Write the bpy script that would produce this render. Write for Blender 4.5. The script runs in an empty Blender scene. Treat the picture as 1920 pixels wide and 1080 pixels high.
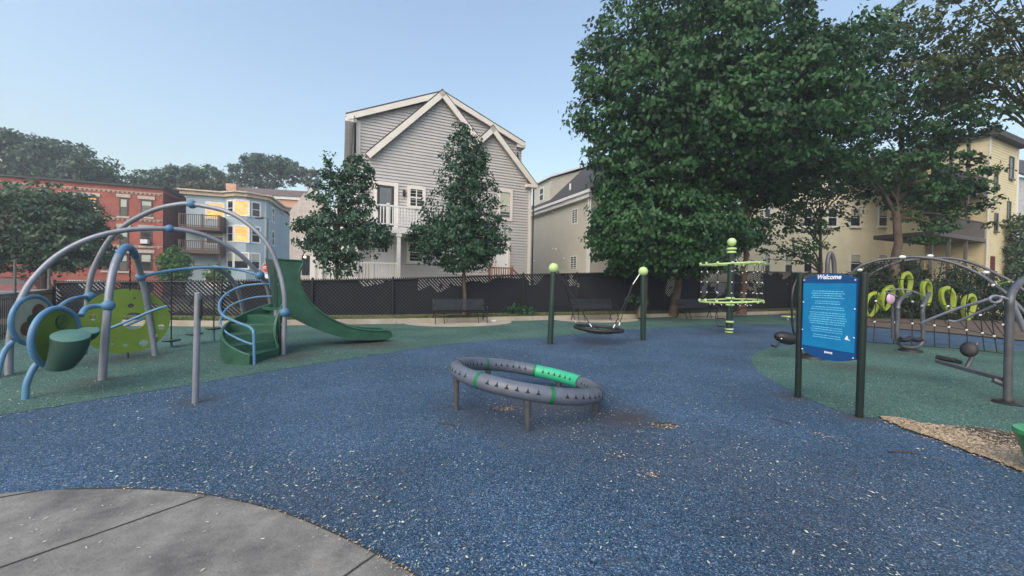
import bpy, math, random
import numpy as np
from mathutils import Vector, Matrix
random.seed(5); rng = np.random.default_rng(5)
S = bpy.context.scene
R = math.radians
# ------------------------------------------------------------ camera, sky, sun, exposure
CAMZ = 1.5; F = 720.0
cd = bpy.data.cameras.new('camera'); cam = bpy.data.objects.new('camera', cd)
S.collection.objects.link(cam); S.camera = cam
cd.sensor_width = 36; cd.lens = 13.5; cd.clip_start = 0.05; cd.clip_end = 3000
CR = Matrix.Rotation(R(89.2), 3, 'X') @ Matrix.Rotation(R(1.0), 3, 'Z')
cam.matrix_world = Matrix.Translation((0, 0, CAMZ)) @ CR.to_4x4()
SUN_EL, SUN_AZ = R(45), R(205)          # azimuth clockwise from +Y: behind the camera
w = bpy.data.worlds.new('World'); S.world = w; w.use_nodes = True
wn = w.node_tree; bg = wn.nodes['Background']
sky = wn.nodes.new('ShaderNodeTexSky'); sky.sky_type = 'NISHITA'; sky.sun_disc = False
sky.sun_elevation = SUN_EL; sky.sun_rotation = SUN_AZ
sky.air_density = 1.6; sky.dust_density = 3.4; sky.ozone_density = 1.1
wn.links.new(sky.outputs[0], bg.inputs[0]); bg.inputs[1].default_value = 0.15
sd = bpy.data.lights.new('sun', 'SUN'); sun = bpy.data.objects.new('sun', sd); S.collection.objects.link(sun)
sd.energy = 0.5; sd.angle = R(60); sd.color = (1, .98, .96)
sdir = Vector((math.sin(SUN_AZ)*math.cos(SUN_EL), math.cos(SUN_AZ)*math.cos(SUN_EL), math.sin(SUN_EL)))
sun.rotation_euler = sdir.to_track_quat('Z', 'Y').to_euler()
S.view_settings.view_transform = 'Standard'; S.view_settings.look = 'None'
S.view_settings.exposure = 0.80; S.view_settings.gamma = 1
S.render.resolution_x = 1024; S.render.resolution_y = 576
# ------------------------------------------------------------ measuring helpers (read positions off the survey picture)
def ray(px, py): return CR @ Vector(((px-960)/F, -(py-540)/F, -1))
def G(px, py, z=0.0):
    d = ray(px, py); t = (z-CAMZ)/d.z; return Vector((d.x*t, d.y*t, z))
def D(px, py, Y):
    d = ray(px, py); t = Y/d.y; return Vector((d.x*t, Y, CAMZ+d.z*t))
class Plane:
    def __init__(s, p, ang):
        s.p = Vector((p[0], p[1], 0)); s.u = Vector((math.cos(R(ang)), math.sin(R(ang)), 0)); s.n = Vector((s.u.y, -s.u.x, 0))
    def at(s, a, z, o=0.0): return s.p + s.u*a + s.n*o + Vector((0, 0, z))
    def px(s, x, y, o=0.0):
        d = ray(x, y); c = Vector((0, 0, CAMZ)); t = (s.p+s.n*o-c).dot(s.n)/d.dot(s.n); q = c+d*t
        return ((q-s.p).dot(s.u), q.z)
    def shift(s, o):
        q = Plane((0, 0), 0); q.p = s.p+s.n*o; q.u = s.u; q.n = s.n; return q
# ------------------------------------------------------------ materials
MATS = {}
def nodes(name):
    m = bpy.data.materials.new(name); m.use_nodes = True; return m, m.node_tree, m.node_tree.nodes['Principled BSDF']
def mat(name, col, rough=.6, var=.18, scale=3.0, bump=.0, bscale=40, metal=0.0, col2=None, emit=0, spec=.5, thr=None):
    if name in MATS: return MATS[name]
    m, t, b = nodes(name); N = t.nodes.new; L = t.links.new
    geo = N('ShaderNodeNewGeometry')
    nz = N('ShaderNodeTexNoise'); nz.inputs['Scale'].default_value = scale; nz.inputs['Detail'].default_value = 6
    nz.inputs['Roughness'].default_value = .65
    L(geo.outputs['Position'], nz.inputs['Vector'])
    rp = N('ShaderNodeValToRGB'); lo, hi = thr or (.3, .7)
    rp.color_ramp.elements[0].position = lo; rp.color_ramp.elements[1].position = hi
    c = col; d = col2 or tuple(min(1, v*(1+var)) for v in c)
    a = tuple(v*(1-var) for v in c) if not col2 else c
    rp.color_ramp.elements[0].color = (*a, 1); rp.color_ramp.elements[1].color = (*d, 1)
    L(nz.outputs['Fac'], rp.inputs[0]); L(rp.outputs[0], b.inputs['Base Color'])
    b.inputs['Roughness'].default_value = rough; b.inputs['Metallic'].default_value = metal
    b.inputs['Specular IOR Level'].default_value = spec
    if bump:
        n2 = N('ShaderNodeTexNoise'); n2.inputs['Scale'].default_value = bscale; n2.inputs['Detail'].default_value = 4
        L(geo.outputs['Position'], n2.inputs['Vector'])
        bp = N('ShaderNodeBump'); bp.inputs['Strength'].default_value = bump; bp.inputs['Distance'].default_value = .01
        L(n2.outputs['Fac'], bp.inputs['Height']); L(bp.outputs[0], b.inputs['Normal'])
    if emit:
        L(rp.outputs[0], b.inputs['Emission Color']); b.inputs['Emission Strength'].default_value = emit
    MATS[name] = m; return m
def leafmat(name, c1, c2, trans=.25):
    m, t, b = nodes(name); N = t.nodes.new; L = t.links.new
    at = N('ShaderNodeAttribute'); at.attribute_name = 'tone'
    rp = N('ShaderNodeValToRGB'); rp.color_ramp.elements[0].color = (*c1, 1); rp.color_ramp.elements[1].color = (*c2, 1)
    L(at.outputs['Fac'], rp.inputs[0]); L(rp.outputs[0], b.inputs['Base Color'])
    b.inputs['Roughness'].default_value = .45; b.inputs['Specular IOR Level'].default_value = .35
    tr = N('ShaderNodeBsdfTranslucent'); L(rp.outputs[0], tr.inputs[0])
    mx = N('ShaderNodeMixShader'); mx.inputs[0].default_value = trans
    L(b.outputs[0], mx.inputs[1]); L(tr.outputs[0], mx.inputs[2])
    L(mx.outputs[0], t.nodes['Material Output'].inputs[0]); MATS[name] = m; return m
def rubber(name, cA, cB, cC, stains_and_shade=()):
    """poured rubber: coloured crumb with dark and pale grains, slow fading, trodden dirty patches, contact shade painted in at post feet"""
    m, t, b = nodes(name); N = t.nodes.new; L = t.links.new
    geo = N('ShaderNodeNewGeometry'); P = geo.outputs['Position']
    vo = N('ShaderNodeTexVoronoi'); vo.inputs['Scale'].default_value = 130; L(P, vo.inputs['Vector'])
    rp = N('ShaderNodeValToRGB'); e = rp.color_ramp.elements
    e[0].color = (*cA, 1); e[0].position = .1; e[1].color = (*cC, 1); e[1].position = .98
    k = e.new(.35); k.color = (*cB, 1); k = e.new(.82); k.color = (*[v*1.25 for v in cB], 1)
    sep = N('ShaderNodeSeparateColor'); L(vo.outputs['Color'], sep.inputs[0]); L(sep.outputs[0], rp.inputs[0])
    def mix(fac, a, bcol, ty='MIX'):
        mx = N('ShaderNodeMix'); mx.data_type = 'RGBA'; mx.blend_type = ty
        if isinstance(fac, (int, float)): mx.inputs[0].default_value = fac
        else: L(fac, mx.inputs[0])
        L(a, mx.inputs[6])
        if isinstance(bcol, tuple): mx.inputs[7].default_value = (*bcol, 1)
        else: L(bcol, mx.inputs[7])
        return mx.outputs[2]
    nz = N('ShaderNodeTexNoise'); nz.inputs['Scale'].default_value = .7; nz.inputs['Detail'].default_value = 8; L(P, nz.inputs['Vector'])
    r2 = N('ShaderNodeValToRGB'); r2.color_ramp.elements[0].position = .35; r2.color_ramp.elements[1].position = .68
    r2.color_ramp.elements[0].color = (.78, .78, .78, 1); r2.color_ramp.elements[1].color = (1.2, 1.17, 1.15, 1)
    L(nz.outputs['Fac'], r2.inputs[0]); col = mix(1.0, rp.outputs[0], r2.outputs[0], 'MULTIPLY')
    n3 = N('ShaderNodeTexNoise'); n3.inputs['Scale'].default_value = 9; n3.inputs['Detail'].default_value = 5; L(P, n3.inputs['Vector'])
    r3 = N('ShaderNodeValToRGB'); r3.color_ramp.elements[0].position = .56; r3.color_ramp.elements[1].position = .8
    r3.color_ramp.elements[0].color = (0, 0, 0, 1); r3.color_ramp.elements[1].color = (.55, .55, .55, 1)
    L(n3.outputs['Fac'], r3.inputs[0]); col = mix(r3.outputs[0], col, (.13, .13, .14))
    for (x, y, rx, ry, s) in stains_and_shade:
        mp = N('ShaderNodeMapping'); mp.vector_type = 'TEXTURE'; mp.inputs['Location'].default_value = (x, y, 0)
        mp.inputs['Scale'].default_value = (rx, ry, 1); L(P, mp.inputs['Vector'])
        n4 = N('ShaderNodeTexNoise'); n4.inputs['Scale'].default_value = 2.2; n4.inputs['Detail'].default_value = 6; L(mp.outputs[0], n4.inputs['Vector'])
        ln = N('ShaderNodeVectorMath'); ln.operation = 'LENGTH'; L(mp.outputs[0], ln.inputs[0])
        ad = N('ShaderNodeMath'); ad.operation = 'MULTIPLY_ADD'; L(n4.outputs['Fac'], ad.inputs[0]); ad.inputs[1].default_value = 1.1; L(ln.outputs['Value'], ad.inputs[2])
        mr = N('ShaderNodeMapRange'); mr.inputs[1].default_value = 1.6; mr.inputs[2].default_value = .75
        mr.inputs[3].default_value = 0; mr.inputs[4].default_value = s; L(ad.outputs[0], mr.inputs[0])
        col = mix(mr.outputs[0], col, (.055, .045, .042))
    L(col, b.inputs['Base Color']); b.inputs['Roughness'].default_value = .85; b.inputs['Specular IOR Level'].default_value = .25
    bp = N('ShaderNodeBump'); bp.inputs['Strength'].default_value = .7; bp.inputs['Distance'].default_value = .006
    L(vo.outputs['Distance'], bp.inputs['Height']); bp.invert = True
    L(bp.outputs[0], b.inputs['Normal']); MATS[name] = m; return m
def brickmat(name, c1, c2, mortar):
    m, t, b = nodes(name); N = t.nodes.new; L = t.links.new
    geo = N('ShaderNodeNewGeometry'); sp = N('ShaderNodeSeparateXYZ'); L(geo.outputs['Position'], sp.inputs[0])
    a = N('ShaderNodeMath'); a.operation = 'ADD'; L(sp.outputs[0], a.inputs[0]); L(sp.outputs[1], a.inputs[1])
    cb = N('ShaderNodeCombineXYZ'); L(a.outputs[0], cb.inputs[0]); L(sp.outputs[2], cb.inputs[1])
    br = N('ShaderNodeTexBrick'); L(cb.outputs[0], br.inputs['Vector']); br.inputs['Scale'].default_value = 1
    br.inputs['Brick Width'].default_value = .25; br.inputs['Row Height'].default_value = .085; br.inputs['Mortar Size'].default_value = .008
    br.inputs['Color1'].default_value = (*c1, 1); br.inputs['Color2'].default_value = (*c2, 1); br.inputs['Mortar'].default_value = (*mortar, 1)
    nz = N('ShaderNodeTexNoise'); nz.inputs['Scale'].default_value = .5; nz.inputs['Detail'].default_value = 8; L(geo.outputs['Position'], nz.inputs['Vector'])
    mr = N('ShaderNodeMapRange'); mr.inputs[1].default_value = .3; mr.inputs[2].default_value = .7; mr.inputs[3].default_value = .8; mr.inputs[4].default_value = 1.15; L(nz.outputs['Fac'], mr.inputs[0])
    mx = N('ShaderNodeMix'); mx.data_type = 'RGBA'; mx.blend_type = 'MULTIPLY'; mx.inputs[0].default_value = 1
    L(br.outputs['Color'], mx.inputs[6]); L(mr.outputs[0], mx.inputs[7]); L(mx.outputs[2], b.inputs['Base Color'])
    b.inputs['Roughness'].default_value = .85; MATS[name] = m; return m
def fencemat():
    """black chain link woven with dark privacy slats; daylight shows through where slats are missing"""
    m, t, b = nodes('slatted_chain_link'); N = t.nodes.new; L = t.links.new
    b.inputs['Base Color'].default_value = (.016, .017, .024, 1); b.inputs['Roughness'].default_value = .7; b.inputs['Specular IOR Level'].default_value = .15
    geo = N('ShaderNodeNewGeometry'); sp = N('ShaderNodeSeparateXYZ'); L(geo.outputs['Position'], sp.inputs[0])
    def M(op, *a):
        n = N('ShaderNodeMath'); n.operation = op
        for i, v in enumerate(a):
            if isinstance(v, (int, float)): n.inputs[i].default_value = v
            else: L(v, n.inputs[i])
        return n.outputs[0]
    s = M('ADD', M('MULTIPLY', sp.outputs[0], .92), M('MULTIPLY', sp.outputs[1], .39)); z = sp.outputs[2]
    k = 1/.13
    a = M('FRACT', M('MULTIPLY', M('ADD', s, z), k)); c = M('FRACT', M('MULTIPLY', M('SUBTRACT', s, z), k))
    wire = M('MAXIMUM', M('LESS_THAN', a, .16), M('LESS_THAN', c, .16))
    nz = N('ShaderNodeTexNoise'); nz.inputs['Scale'].default_value = .55; nz.inputs['Detail'].default_value = 3; L(geo.outputs['Position'], nz.inputs['Vector'])
    nz2 = N('ShaderNodeTexNoise'); nz2.inputs['Scale'].default_value = 3.5; nz2.inputs['Detail'].default_value = 3; L(geo.outputs['Position'], nz2.inputs['Vector'])
    leftw = M('SUBTRACT', M('MULTIPLY', M('LESS_THAN', s, -3.2), .16), M('MULTIPLY', M('GREATER_THAN', s, 8.5), .09))
    hole = M('GREATER_THAN', M('ADD', M('ADD', nz.outputs['Fac'], leftw), M('MULTIPLY', M('SUBTRACT', z, 1.0), .16)), .60)
    h2 = M('GREATER_THAN', nz2.outputs['Fac'], .36)
    gap = M('MULTIPLY', M('MULTIPLY', hole, h2), M('GREATER_THAN', a, .64))
    mc = N('ShaderNodeMix'); mc.data_type = 'RGBA'; L(wire, mc.inputs[0]); mc.inputs[6].default_value = (.010, .011, .017, 1); mc.inputs[7].default_value = (.055, .057, .068, 1); L(mc.outputs[2], b.inputs['Base Color'])
    alpha = M('MAXIMUM', M('SUBTRACT', 1.0, gap), wire)
    L(alpha, b.inputs['Alpha'])
    bp = N('ShaderNodeBump'); bp.inputs['Strength'].default_value = .6; bp.inputs['Distance'].default_value = .02; L(a, bp.inputs['Height']); L(bp.outputs[0], b.inputs['Normal'])
    MATS['slats'] = m; return m
# ------------------------------------------------------------ mesh builder
class MB:
    def __init__(s): s.v = []; s.f = []; s.m = []
    def add(s, vs, fs, mi=0):
        b = len(s.v); s.v += [tuple(v) for v in vs]; s.f += [tuple(b+i for i in f) for f in fs]; s.m += [mi]*len(fs); return s
    def hexa(s, p, mi=0):
        return s.add(p, [(0, 3, 2, 1), (4, 5, 6, 7), (0, 1, 5, 4), (1, 2, 6, 5), (2, 3, 7, 6), (3, 0, 4, 7)], mi)
    def box(s, c, d, rz=0, mi=0, rot=None):
        x, y, z = [v/2 for v in d]; Q = rot or Matrix.Rotation(rz, 3, 'Z'); c = Vector(c)
        return s.hexa([c+Q@Vector(p) for p in ((-x, -y, -z), (x, -y, -z), (x, y, -z), (-x, y, -z), (-x, -y, z), (x, -y, z), (x, y, z), (-x, y, z))], mi)
    def pbox(s, P, a0, a1, z0, z1, o0, o1, mi=0):
        return s.hexa([P.at(a0, z0, o1), P.at(a1, z0, o1), P.at(a1, z0, o0), P.at(a0, z0, o0), P.at(a0, z1, o1), P.at(a1, z1, o1), P.at(a1, z1, o0), P.at(a0, z1, o0)], mi)
    def prism(s, pts, vec, mi=0):
        n = len(pts); vec = Vector(vec); a = [Vector(p) for p in pts]; q = [p+vec for p in a]
        return s.add(a+q, [tuple(range(n))[::-1], tuple(range(n, 2*n))] + [(i, (i+1) % n, n+(i+1) % n, n+i) for i in range(n)], mi)
    def tube(s, pts, r, n=12, closed=False, mi=0, cap=True):
        pts = [Vector(p) for p in pts]; k = len(pts); rs = r if isinstance(r, (list, tuple)) else [r]*k
        vs = []; up = None
        for i, p in enumerate(pts):
            if closed: t = pts[(i+1) % k]-pts[i-1]
            else: t = pts[min(i+1, k-1)]-pts[max(i-1, 0)]
            if t.length < 1e-9: t = Vector((0, 0, 1))
            t.normalize()
            if up is None:
                up = Vector((0, 0, 1)) if abs(t.z) < .9 else Vector((1, 0, 0))
            a = (up - t*up.dot(t)); a.normalize(); up = a; c = t.cross(a)
            vs += [p+(a*math.cos(2*math.pi*j/n)+c*math.sin(2*math.pi*j/n))*rs[i] for j in range(n)]
        fs = []
        for i in range(k if closed else k-1):
            o = i*n; q = ((i+1) % k)*n
            fs += [(o+j, o+(j+1) % n, q+(j+1) % n, q+j) for j in range(n)]
        if not closed and cap: fs += [tuple(range(n))[::-1], tuple(range((k-1)*n, k*n))]
        return s.add(vs, fs, mi)
    def lathe(s, prof, c, n=24, mi=0, rot=None):
        c = Vector(c); Q = rot or Matrix.Identity(3); vs = []
        for (r, z) in prof: vs += [c+Q@Vector((r*math.cos(2*math.pi*j/n), r*math.sin(2*math.pi*j/n), z)) for j in range(n)]
        fs = []
        for i in range(len(prof)-1): fs += [(i*n+j, i*n+(j+1) % n, (i+1)*n+(j+1) % n, (i+1)*n+j) for j in range(n)]
        fs += [tuple(range(n))[::-1], tuple(range((len(prof)-1)*n, len(prof)*n))]
        return s.add(vs, fs, mi)
    def ball(s, c, r, n=20, sc=(1, 1, 1), rot=None, mi=0):
        m = max(n//2, 4); prof = [(max(r*math.sin(math.pi*i/m), 1e-4)*1, -r*math.cos(math.pi*i/m)) for i in range(m+1)]
        Q = (rot or Matrix.Identity(3)) @ Matrix.Diagonal(sc).to_3x3(); return s.lathe(prof, c, n, mi, Q)
    def build(s, name, mats, parent=None, smooth=False, bevel=0):
        me = bpy.data.meshes.new(name)
        root = parent
        while root is not None and root.parent is not None: root = root.parent
        off = root.location if root is not None else Vector((0, 0, 0))
        v = [(a[0]-off[0], a[1]-off[1], a[2]-off[2]) for a in s.v]
        me.from_pydata(v, [], s.f)
        for m in (mats if isinstance(mats, (list, tuple)) else [mats]): me.materials.append(m)
        me.polygons.foreach_set('material_index', s.m)
        if smooth: me.polygons.foreach_set('use_smooth', [True]*len(s.f))
        me.update()
        if smooth:
            try: me.set_sharp_from_angle(angle=R(42))
            except Exception: pass
        o = bpy.data.objects.new(name, me); S.collection.objects.link(o)
        if parent is not None: o.parent = parent
        if bevel:
            bm = o.modifiers.new('bevel', 'BEVEL'); bm.width = bevel; bm.segments = 2; bm.limit_method = 'ANGLE'
        return o
def tag(o, label, cat, group=None, kind=None):
    if label: o['label'] = label
    if cat: o['category'] = cat
    if group: o['group'] = group
    if kind: o['kind'] = kind
    return o
def thing(name, loc, label, cat, group=None):
    o = bpy.data.objects.new(name, None); S.collection.objects.link(o); o.location = loc; o.empty_display_size = .2
    return tag(o, label, cat, group)
def struct(mb, name, m, smooth=False):
    o = mb.build(name, m, None, smooth); o['kind'] = 'structure'; return o
def copy_tree(o, parent=None):
    c = o.copy(); S.collection.objects.link(c); c.parent = parent
    for ch in list(o.children): copy_tree(ch, c)
    return c
def spline(pts, n=8):
    """Catmull-Rom through the points"""
    P = [Vector(p) for p in pts]; out = []
    P = [P[0]*2-P[1]] + P + [P[-1]*2-P[-2]]
    for i in range(1, len(P)-2):
        a, b, c, d = P[i-1:i+3]
        for k in range(n):
            t = k/n; out.append(.5*((2*b)+(c-a)*t+(2*a-5*b+4*c-d)*t*t+(3*b-a-3*c+d)*t**3))
    out.append(P[-2]); return out
def px3(lst, ys):
    """pixel list with depths (one per point, or key depths spread evenly)"""
    n = len(lst); ys = list(ys)
    return [D(x, y, float(np.interp(i*(len(ys)-1)/(n-1), range(len(ys)), ys))) for i, (x, y) in enumerate(lst)]
# ------------------------------------------------------------ siding: real lapped boards
def clip(poly, k, lo):      # keep z>=lo (k=1) or z<=lo (k=-1)
    out = []
    for i in range(len(poly)):
        a, b = poly[i-1], poly[i]; fa, fb = k*(a[1]-lo), k*(b[1]-lo)
        if (fa >= 0) != (fb >= 0):
            t = fa/(fa-fb); out.append((a[0]+(b[0]-a[0])*t, a[1]+(b[1]-a[1])*t))
        if fb >= 0: out.append(b)
    return out
def clap(mb, P, poly, h=.13, t=.016, off=0, mi=0):
    z0 = min(p[1] for p in poly); z1 = max(p[1] for p in poly); k = math.floor(z0/h)
    while k*h < z1:
        q = clip(clip(poly, 1, max(k*h, z0)), -1, min((k+1)*h, z1))
        if len(q) >= 3:
            mb.add([P.at(a, z, off+t*(1-(z-k*h)/h)) for a, z in q], [tuple(range(len(q)))], mi)
            b = sorted(a for a, z in q if abs(z-max(k*h, z0)) < 1e-4)
            if len(b) >= 2: mb.add([P.at(b[0], k*h, off), P.at(b[-1], k*h, off), P.at(b[-1], k*h, off+t), P.at(b[0], k*h, off+t)], [(0, 1, 2, 3)], mi)
        k += 1
def window(par, P, a0, a1, z0, z1, frame, glass, fw=.1, off=.0, mid=True, dep=.05, sill=False, blind=None, mull=0):
    f = MB(); e = off+dep
    f.pbox(P, a0-fw, a0, z0-fw, z1+fw, off, e); f.pbox(P, a1, a1+fw, z0-fw, z1+fw, off, e)
    f.pbox(P, a0, a1, z1, z1+fw*1.2, off, e); f.pbox(P, a0, a1, z0-fw, z0, off, e)
    if mid: f.pbox(P, a0, a1, (z0+z1)/2-.03, (z0+z1)/2+.03, off, e-.012)
    for i in range(mull):
        c = a0+(a1-a0)*(i+1)/(mull+1); f.pbox(P, c-.025, c+.025, z0, z1, off, e-.016)
    fo = f.build('window', frame, par)
    g = MB(); g.pbox(P, a0, a1, z0, z1, off-.02, off+dep*.3); g.build('pane', glass, fo)
    if blind:
        q = MB(); q.pbox(P, a0+.02, a1-.02, z1-(z1-z0)*blind, z1-.02, off+dep*.3, off+dep*.3+.006); q.build('blind', MATS['blind'], fo)
    if sill:
        q = MB(); q.pbox(P, a0-fw*1.3, a1+fw*1.3, z0-fw-.08, z0-fw, off, e+.07); q.build('sill', frame, fo)
    return fo
# ------------------------------------------------------------ trees
def leaves(name, parent, m, centers, normals, tones, size, off, asp=.62, fold=.25, jit=.55, smooth=False):
    """one crown mesh of separate folded leaves"""
    n = len(centers); nr = normals + rng.normal(0, jit, (n, 3)); nr /= np.linalg.norm(nr, axis=1)[:, None]+1e-9
    d = normals*np.array([1, 1, 0])*.8 + np.array([0, 0, -.7]) + rng.normal(0, .6, (n, 3))
    d -= nr*(d*nr).sum(1)[:, None]; d /= np.linalg.norm(d, axis=1)[:, None]+1e-9
    s = np.cross(nr, d); sz = (size*rng.uniform(.65, 1.3, n))[:, None]
    base = centers-d*sz*.5; tip = centers+d*sz*.5+nr*sz*-.12
    l = centers-d*sz*.08+s*sz*asp*.5-nr*sz*fold*.4; r = centers-d*sz*.08-s*sz*asp*.5-nr*sz*fold*.4
    v = np.stack([base, r, tip, l], 1).reshape(-1, 3) - np.array(off)
    me = bpy.data.meshes.new(name); me.vertices.add(4*n); me.vertices.foreach_set('co', v.ravel().astype(np.float32))
    idx = np.arange(4*n).reshape(n, 4); tri = np.stack([idx[:, [0, 1, 2]], idx[:, [0, 2, 3]]], 1).reshape(-1)
    me.loops.add(6*n); me.loops.foreach_set('vertex_index', tri.astype(np.int32))
    me.polygons.add(2*n); me.polygons.foreach_set('loop_start', np.arange(0, 6*n, 3, dtype=np.int32))
    me.update(calc_edges=True)
    at = me.attributes.new('tone', 'FLOAT', 'POINT'); at.data.foreach_set('value', np.repeat(np.clip(tones, 0, 1), 4).astype(np.float32))
    me.materials.append(m); o = bpy.data.objects.new(name, me); S.collection.objects.link(o); o.parent = parent; return o
def crown(parent, m, blobs, nclump, per, size, csize, squash=.5, inner=.25, tilt=.5, name='crown', cut=None):
    """blobs: (centre, (rx,ry,rz)); clumps of leaves on and in the blobs"""
    w_ = np.array([b[1][0]*b[1][2]+b[1][0]*b[1][1] for b in blobs]); w_ /= w_.sum()
    ch = rng.choice(len(blobs), nclump, p=w_)
    C = np.array([b[0] for b in blobs])[ch]; RR = np.array([b[1] for b in blobs])[ch]
    d = rng.normal(0, 1, (nclump, 3)); d /= np.linalg.norm(d, axis=1)[:, None]
    rad = np.where(rng.random(nclump) < inner, rng.uniform(.3, .85, nclump), rng.uniform(.82, 1.12, nclump))
    cc = C+d*RR*rad[:, None]
    if cut is not None: k = cut(cc); cc, d = cc[k], d[k]
    nc = len(cc); ci = np.repeat(np.arange(nc), per); cs = csize*rng.uniform(.6, 1.3, nc)
    off = rng.normal(0, 1, (nc*per, 3)); off /= np.linalg.norm(off, axis=1)[:, None]; off *= (rng.random(nc*per)**.45)[:, None]
    off *= cs[ci][:, None]; off[:, 2] *= squash
    hz = np.hypot(off[:, 0], off[:, 1]); off[:, 2] -= hz**2/(csize+1e-6)*.35      # sprays droop at the rim
    p = cc[ci]+off; nrm = d[ci]*(1-tilt)+np.array([0, 0, 1.0])*tilt+off/csize*.3
    tone = np.repeat(rng.uniform(.1, .8, nc), per)+rng.normal(0, .15, nc*per)
    leaves(name, parent, m, p, nrm, tone, size, parent.location)
    return cc
def trunk(parent, m, base, top, r0, r1, cc=None, nb=10, name='trunk', wob=.12, split=None, br=.35):
    t = MB(); base = Vector(base); top = Vector(top); k = 9; pts = []; rs = []
    for i in range(k):
        f = i/(k-1); q = base.lerp(top, f)+Vector((random.uniform(-wob, wob), random.uniform(-wob, wob), 0))*(f > 0)*(f < 1)*1.0
        pts.append(q); rs.append(r0+(r1-r0)*f)
    rs[0] = r0*1.35
    t.tube([base-Vector((0, 0, .1))]+pts, [r0*1.5]+rs, 12); o = t.build(name, m, parent, True)
    if cc is not None and len(cc):
        b = MB(); zs = sorted(range(len(cc)), key=lambda i: random.random())[:nb]
        for i in zs:
            e = Vector(cc[i]); f = min(.95, max(br, (e.z-base.z)/(top.z-base.z)*.7)); s0 = base.lerp(top, f)
            r = (r0+(r1-r0)*f)*.5; m1 = s0.lerp(e, .35)+Vector((0, 0, .12*(e-s0).length)); m2 = s0.lerp(e, .7)+Vector((random.uniform(-.2, .2), random.uniform(-.2, .2), .06*(e-s0).length))
            b.tube(spline([s0, m1, m2, e], 4), [max(.012, r*(1-j/14)) for j in range(13)], 7)
        b.build('limb', m, parent, True)
    return o
# ============================================================ MATERIAL SET
blue_r = rubber('blue_rubber', (.012, .027, .048), (.036, .080, .142), (.20, .27, .36),
                stains_and_shade=[(.35, 4.6, 1.25, 1.15, .6), (1.35, 4.3, .5, .45, .7), (2.2, 9.7, 1.0, .6, .45), (1.4, 3.4, 1.5, .8, .25), (3.91, 5.25, .3, .28, .7), (4.06, 4.49, .28, .26, .7), (-3.8, 4.62, .3, .3, .6), (.93, 9.5, .4, .35, .6), (3.3, 10.4, .4, .35, .6), (7.0, 12.4, .9, .6, .5), (2.6, 2.5, 1.6, 1.2, .25), (-1.5, 2.6, 1.3, .8, .2)])  # small spots at sign, grey and swing posts are painted contact shadows
green_r = rubber('green_rubber', (.017, .040, .035), (.046, .115, .094), (.24, .34, .31),
                 stains_and_shade=[(-3.3, 8.9, 1.1, .8, .8), (-4.3, 7.4, .9, .7, .7), (-6.9, 7.0, 1.0, .7, .6), (-5.8, 5.1, .7, .6, .35), (-7.5, 5.7, .35, .3, .6), (-5.9, 5.5, .35, .3, .6), (6.9, 5.2, .5, .4, .6), (6.5, 7.3, .8, .6, .5), (9.2, 9.1, .8, .6, .5)])  # small spots at the arch feet are contact shade painted into the colour
concrete = mat('concrete', (.105, .10, .094), .85, .2, 2.1, .5, 70, col2=(.25, .238, .215), thr=(.36, .62))
concrete_y = mat('kerb_concrete', (.30, .26, .20), .85, .2, 2.2, .3, 30, col2=(.46, .41, .34))
joint_m = mat('joint_dirt', (.03, .028, .026), .9)
asphalt = mat('asphalt', (.05, .05, .052), .9, .3, 2, .3, 50)
grass_m = mat('grass_soil', (.05, .07, .025), .95, .3, 4, .8, 25, col2=(.14, .13, .07))
dirt_m = mat('earth', (.07, .05, .035), .95, .3, 3, .8, 30, col2=(.14, .10, .075))
white_p = mat('white_paint', (.80, .79, .78), .5, .06, 2)
trim_p = mat('trim_paint', (.76, .71, .65), .55, .06, 2)
grey_s = mat('grey_siding', (.49, .475, .47), .6, .06, .8)
beige_s = mat('beige_siding', (.64, .61, .52), .6, .06, .8)
yellow_s = mat('yellow_siding', (.74, .64, .40), .65, .08, .8)
pale_s = mat('pale_yellow_siding', (.80, .76, .58), .65, .08, .8)
blue_s = mat('blue_siding', (.40, .50, .55), .65, .06, .6)
peach_s = mat('peach_render', (.62, .37, .25), .8, .08, .5)
shingle = mat('roof_shingle', (.055, .055, .062), .9, .25, 8, .5, 14)
brown_shingle = mat('brown_shingle', (.14, .10, .085), .9, .2, 4)
brick_m = brickmat('red_brick', (.42, .10, .07), (.30, .07, .05), (.30, .17, .13))
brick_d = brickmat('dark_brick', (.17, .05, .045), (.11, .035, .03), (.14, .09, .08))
brownw = mat('brown_wood', (.13, .08, .065), .75, .2, 5)
redwood = mat('stained_wood', (.30, .15, .09), .7, .2, 5)
greywood = mat('weathered_wood', (.16, .14, .125), .8, .25, 6)
glass = mat('dark_glass', (.02, .025, .03), .08, .2, 1, spec=.8)
glass_s = mat('sky_glass', (.10, .11, .12), .1, .2, .6, spec=.8)
MATS['blind'] = mat('window_blind', (.50, .52, .44), .8, .05)
lit = mat('lit_window', (.80, .42, .09), .4, .1, .9, emit=.22, col2=(.92, .62, .24), thr=(.4, .6))
lit2 = mat('lit_window_soft', (.85, .55, .35), .4, .1, .7, emit=.55, col2=(.95, .72, .45))
black_m = mat('black_metal', (.014, .014, .016), .45, .2, 6)
bark = mat('bark', (.07, .052, .04), .9, .3, 5, .8, 22, col2=(.15, .11, .085))
bark_d = mat('dark_bark', (.035, .028, .022), .9, .3, 5, .8, 22, col2=(.075, .055, .042))
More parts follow.
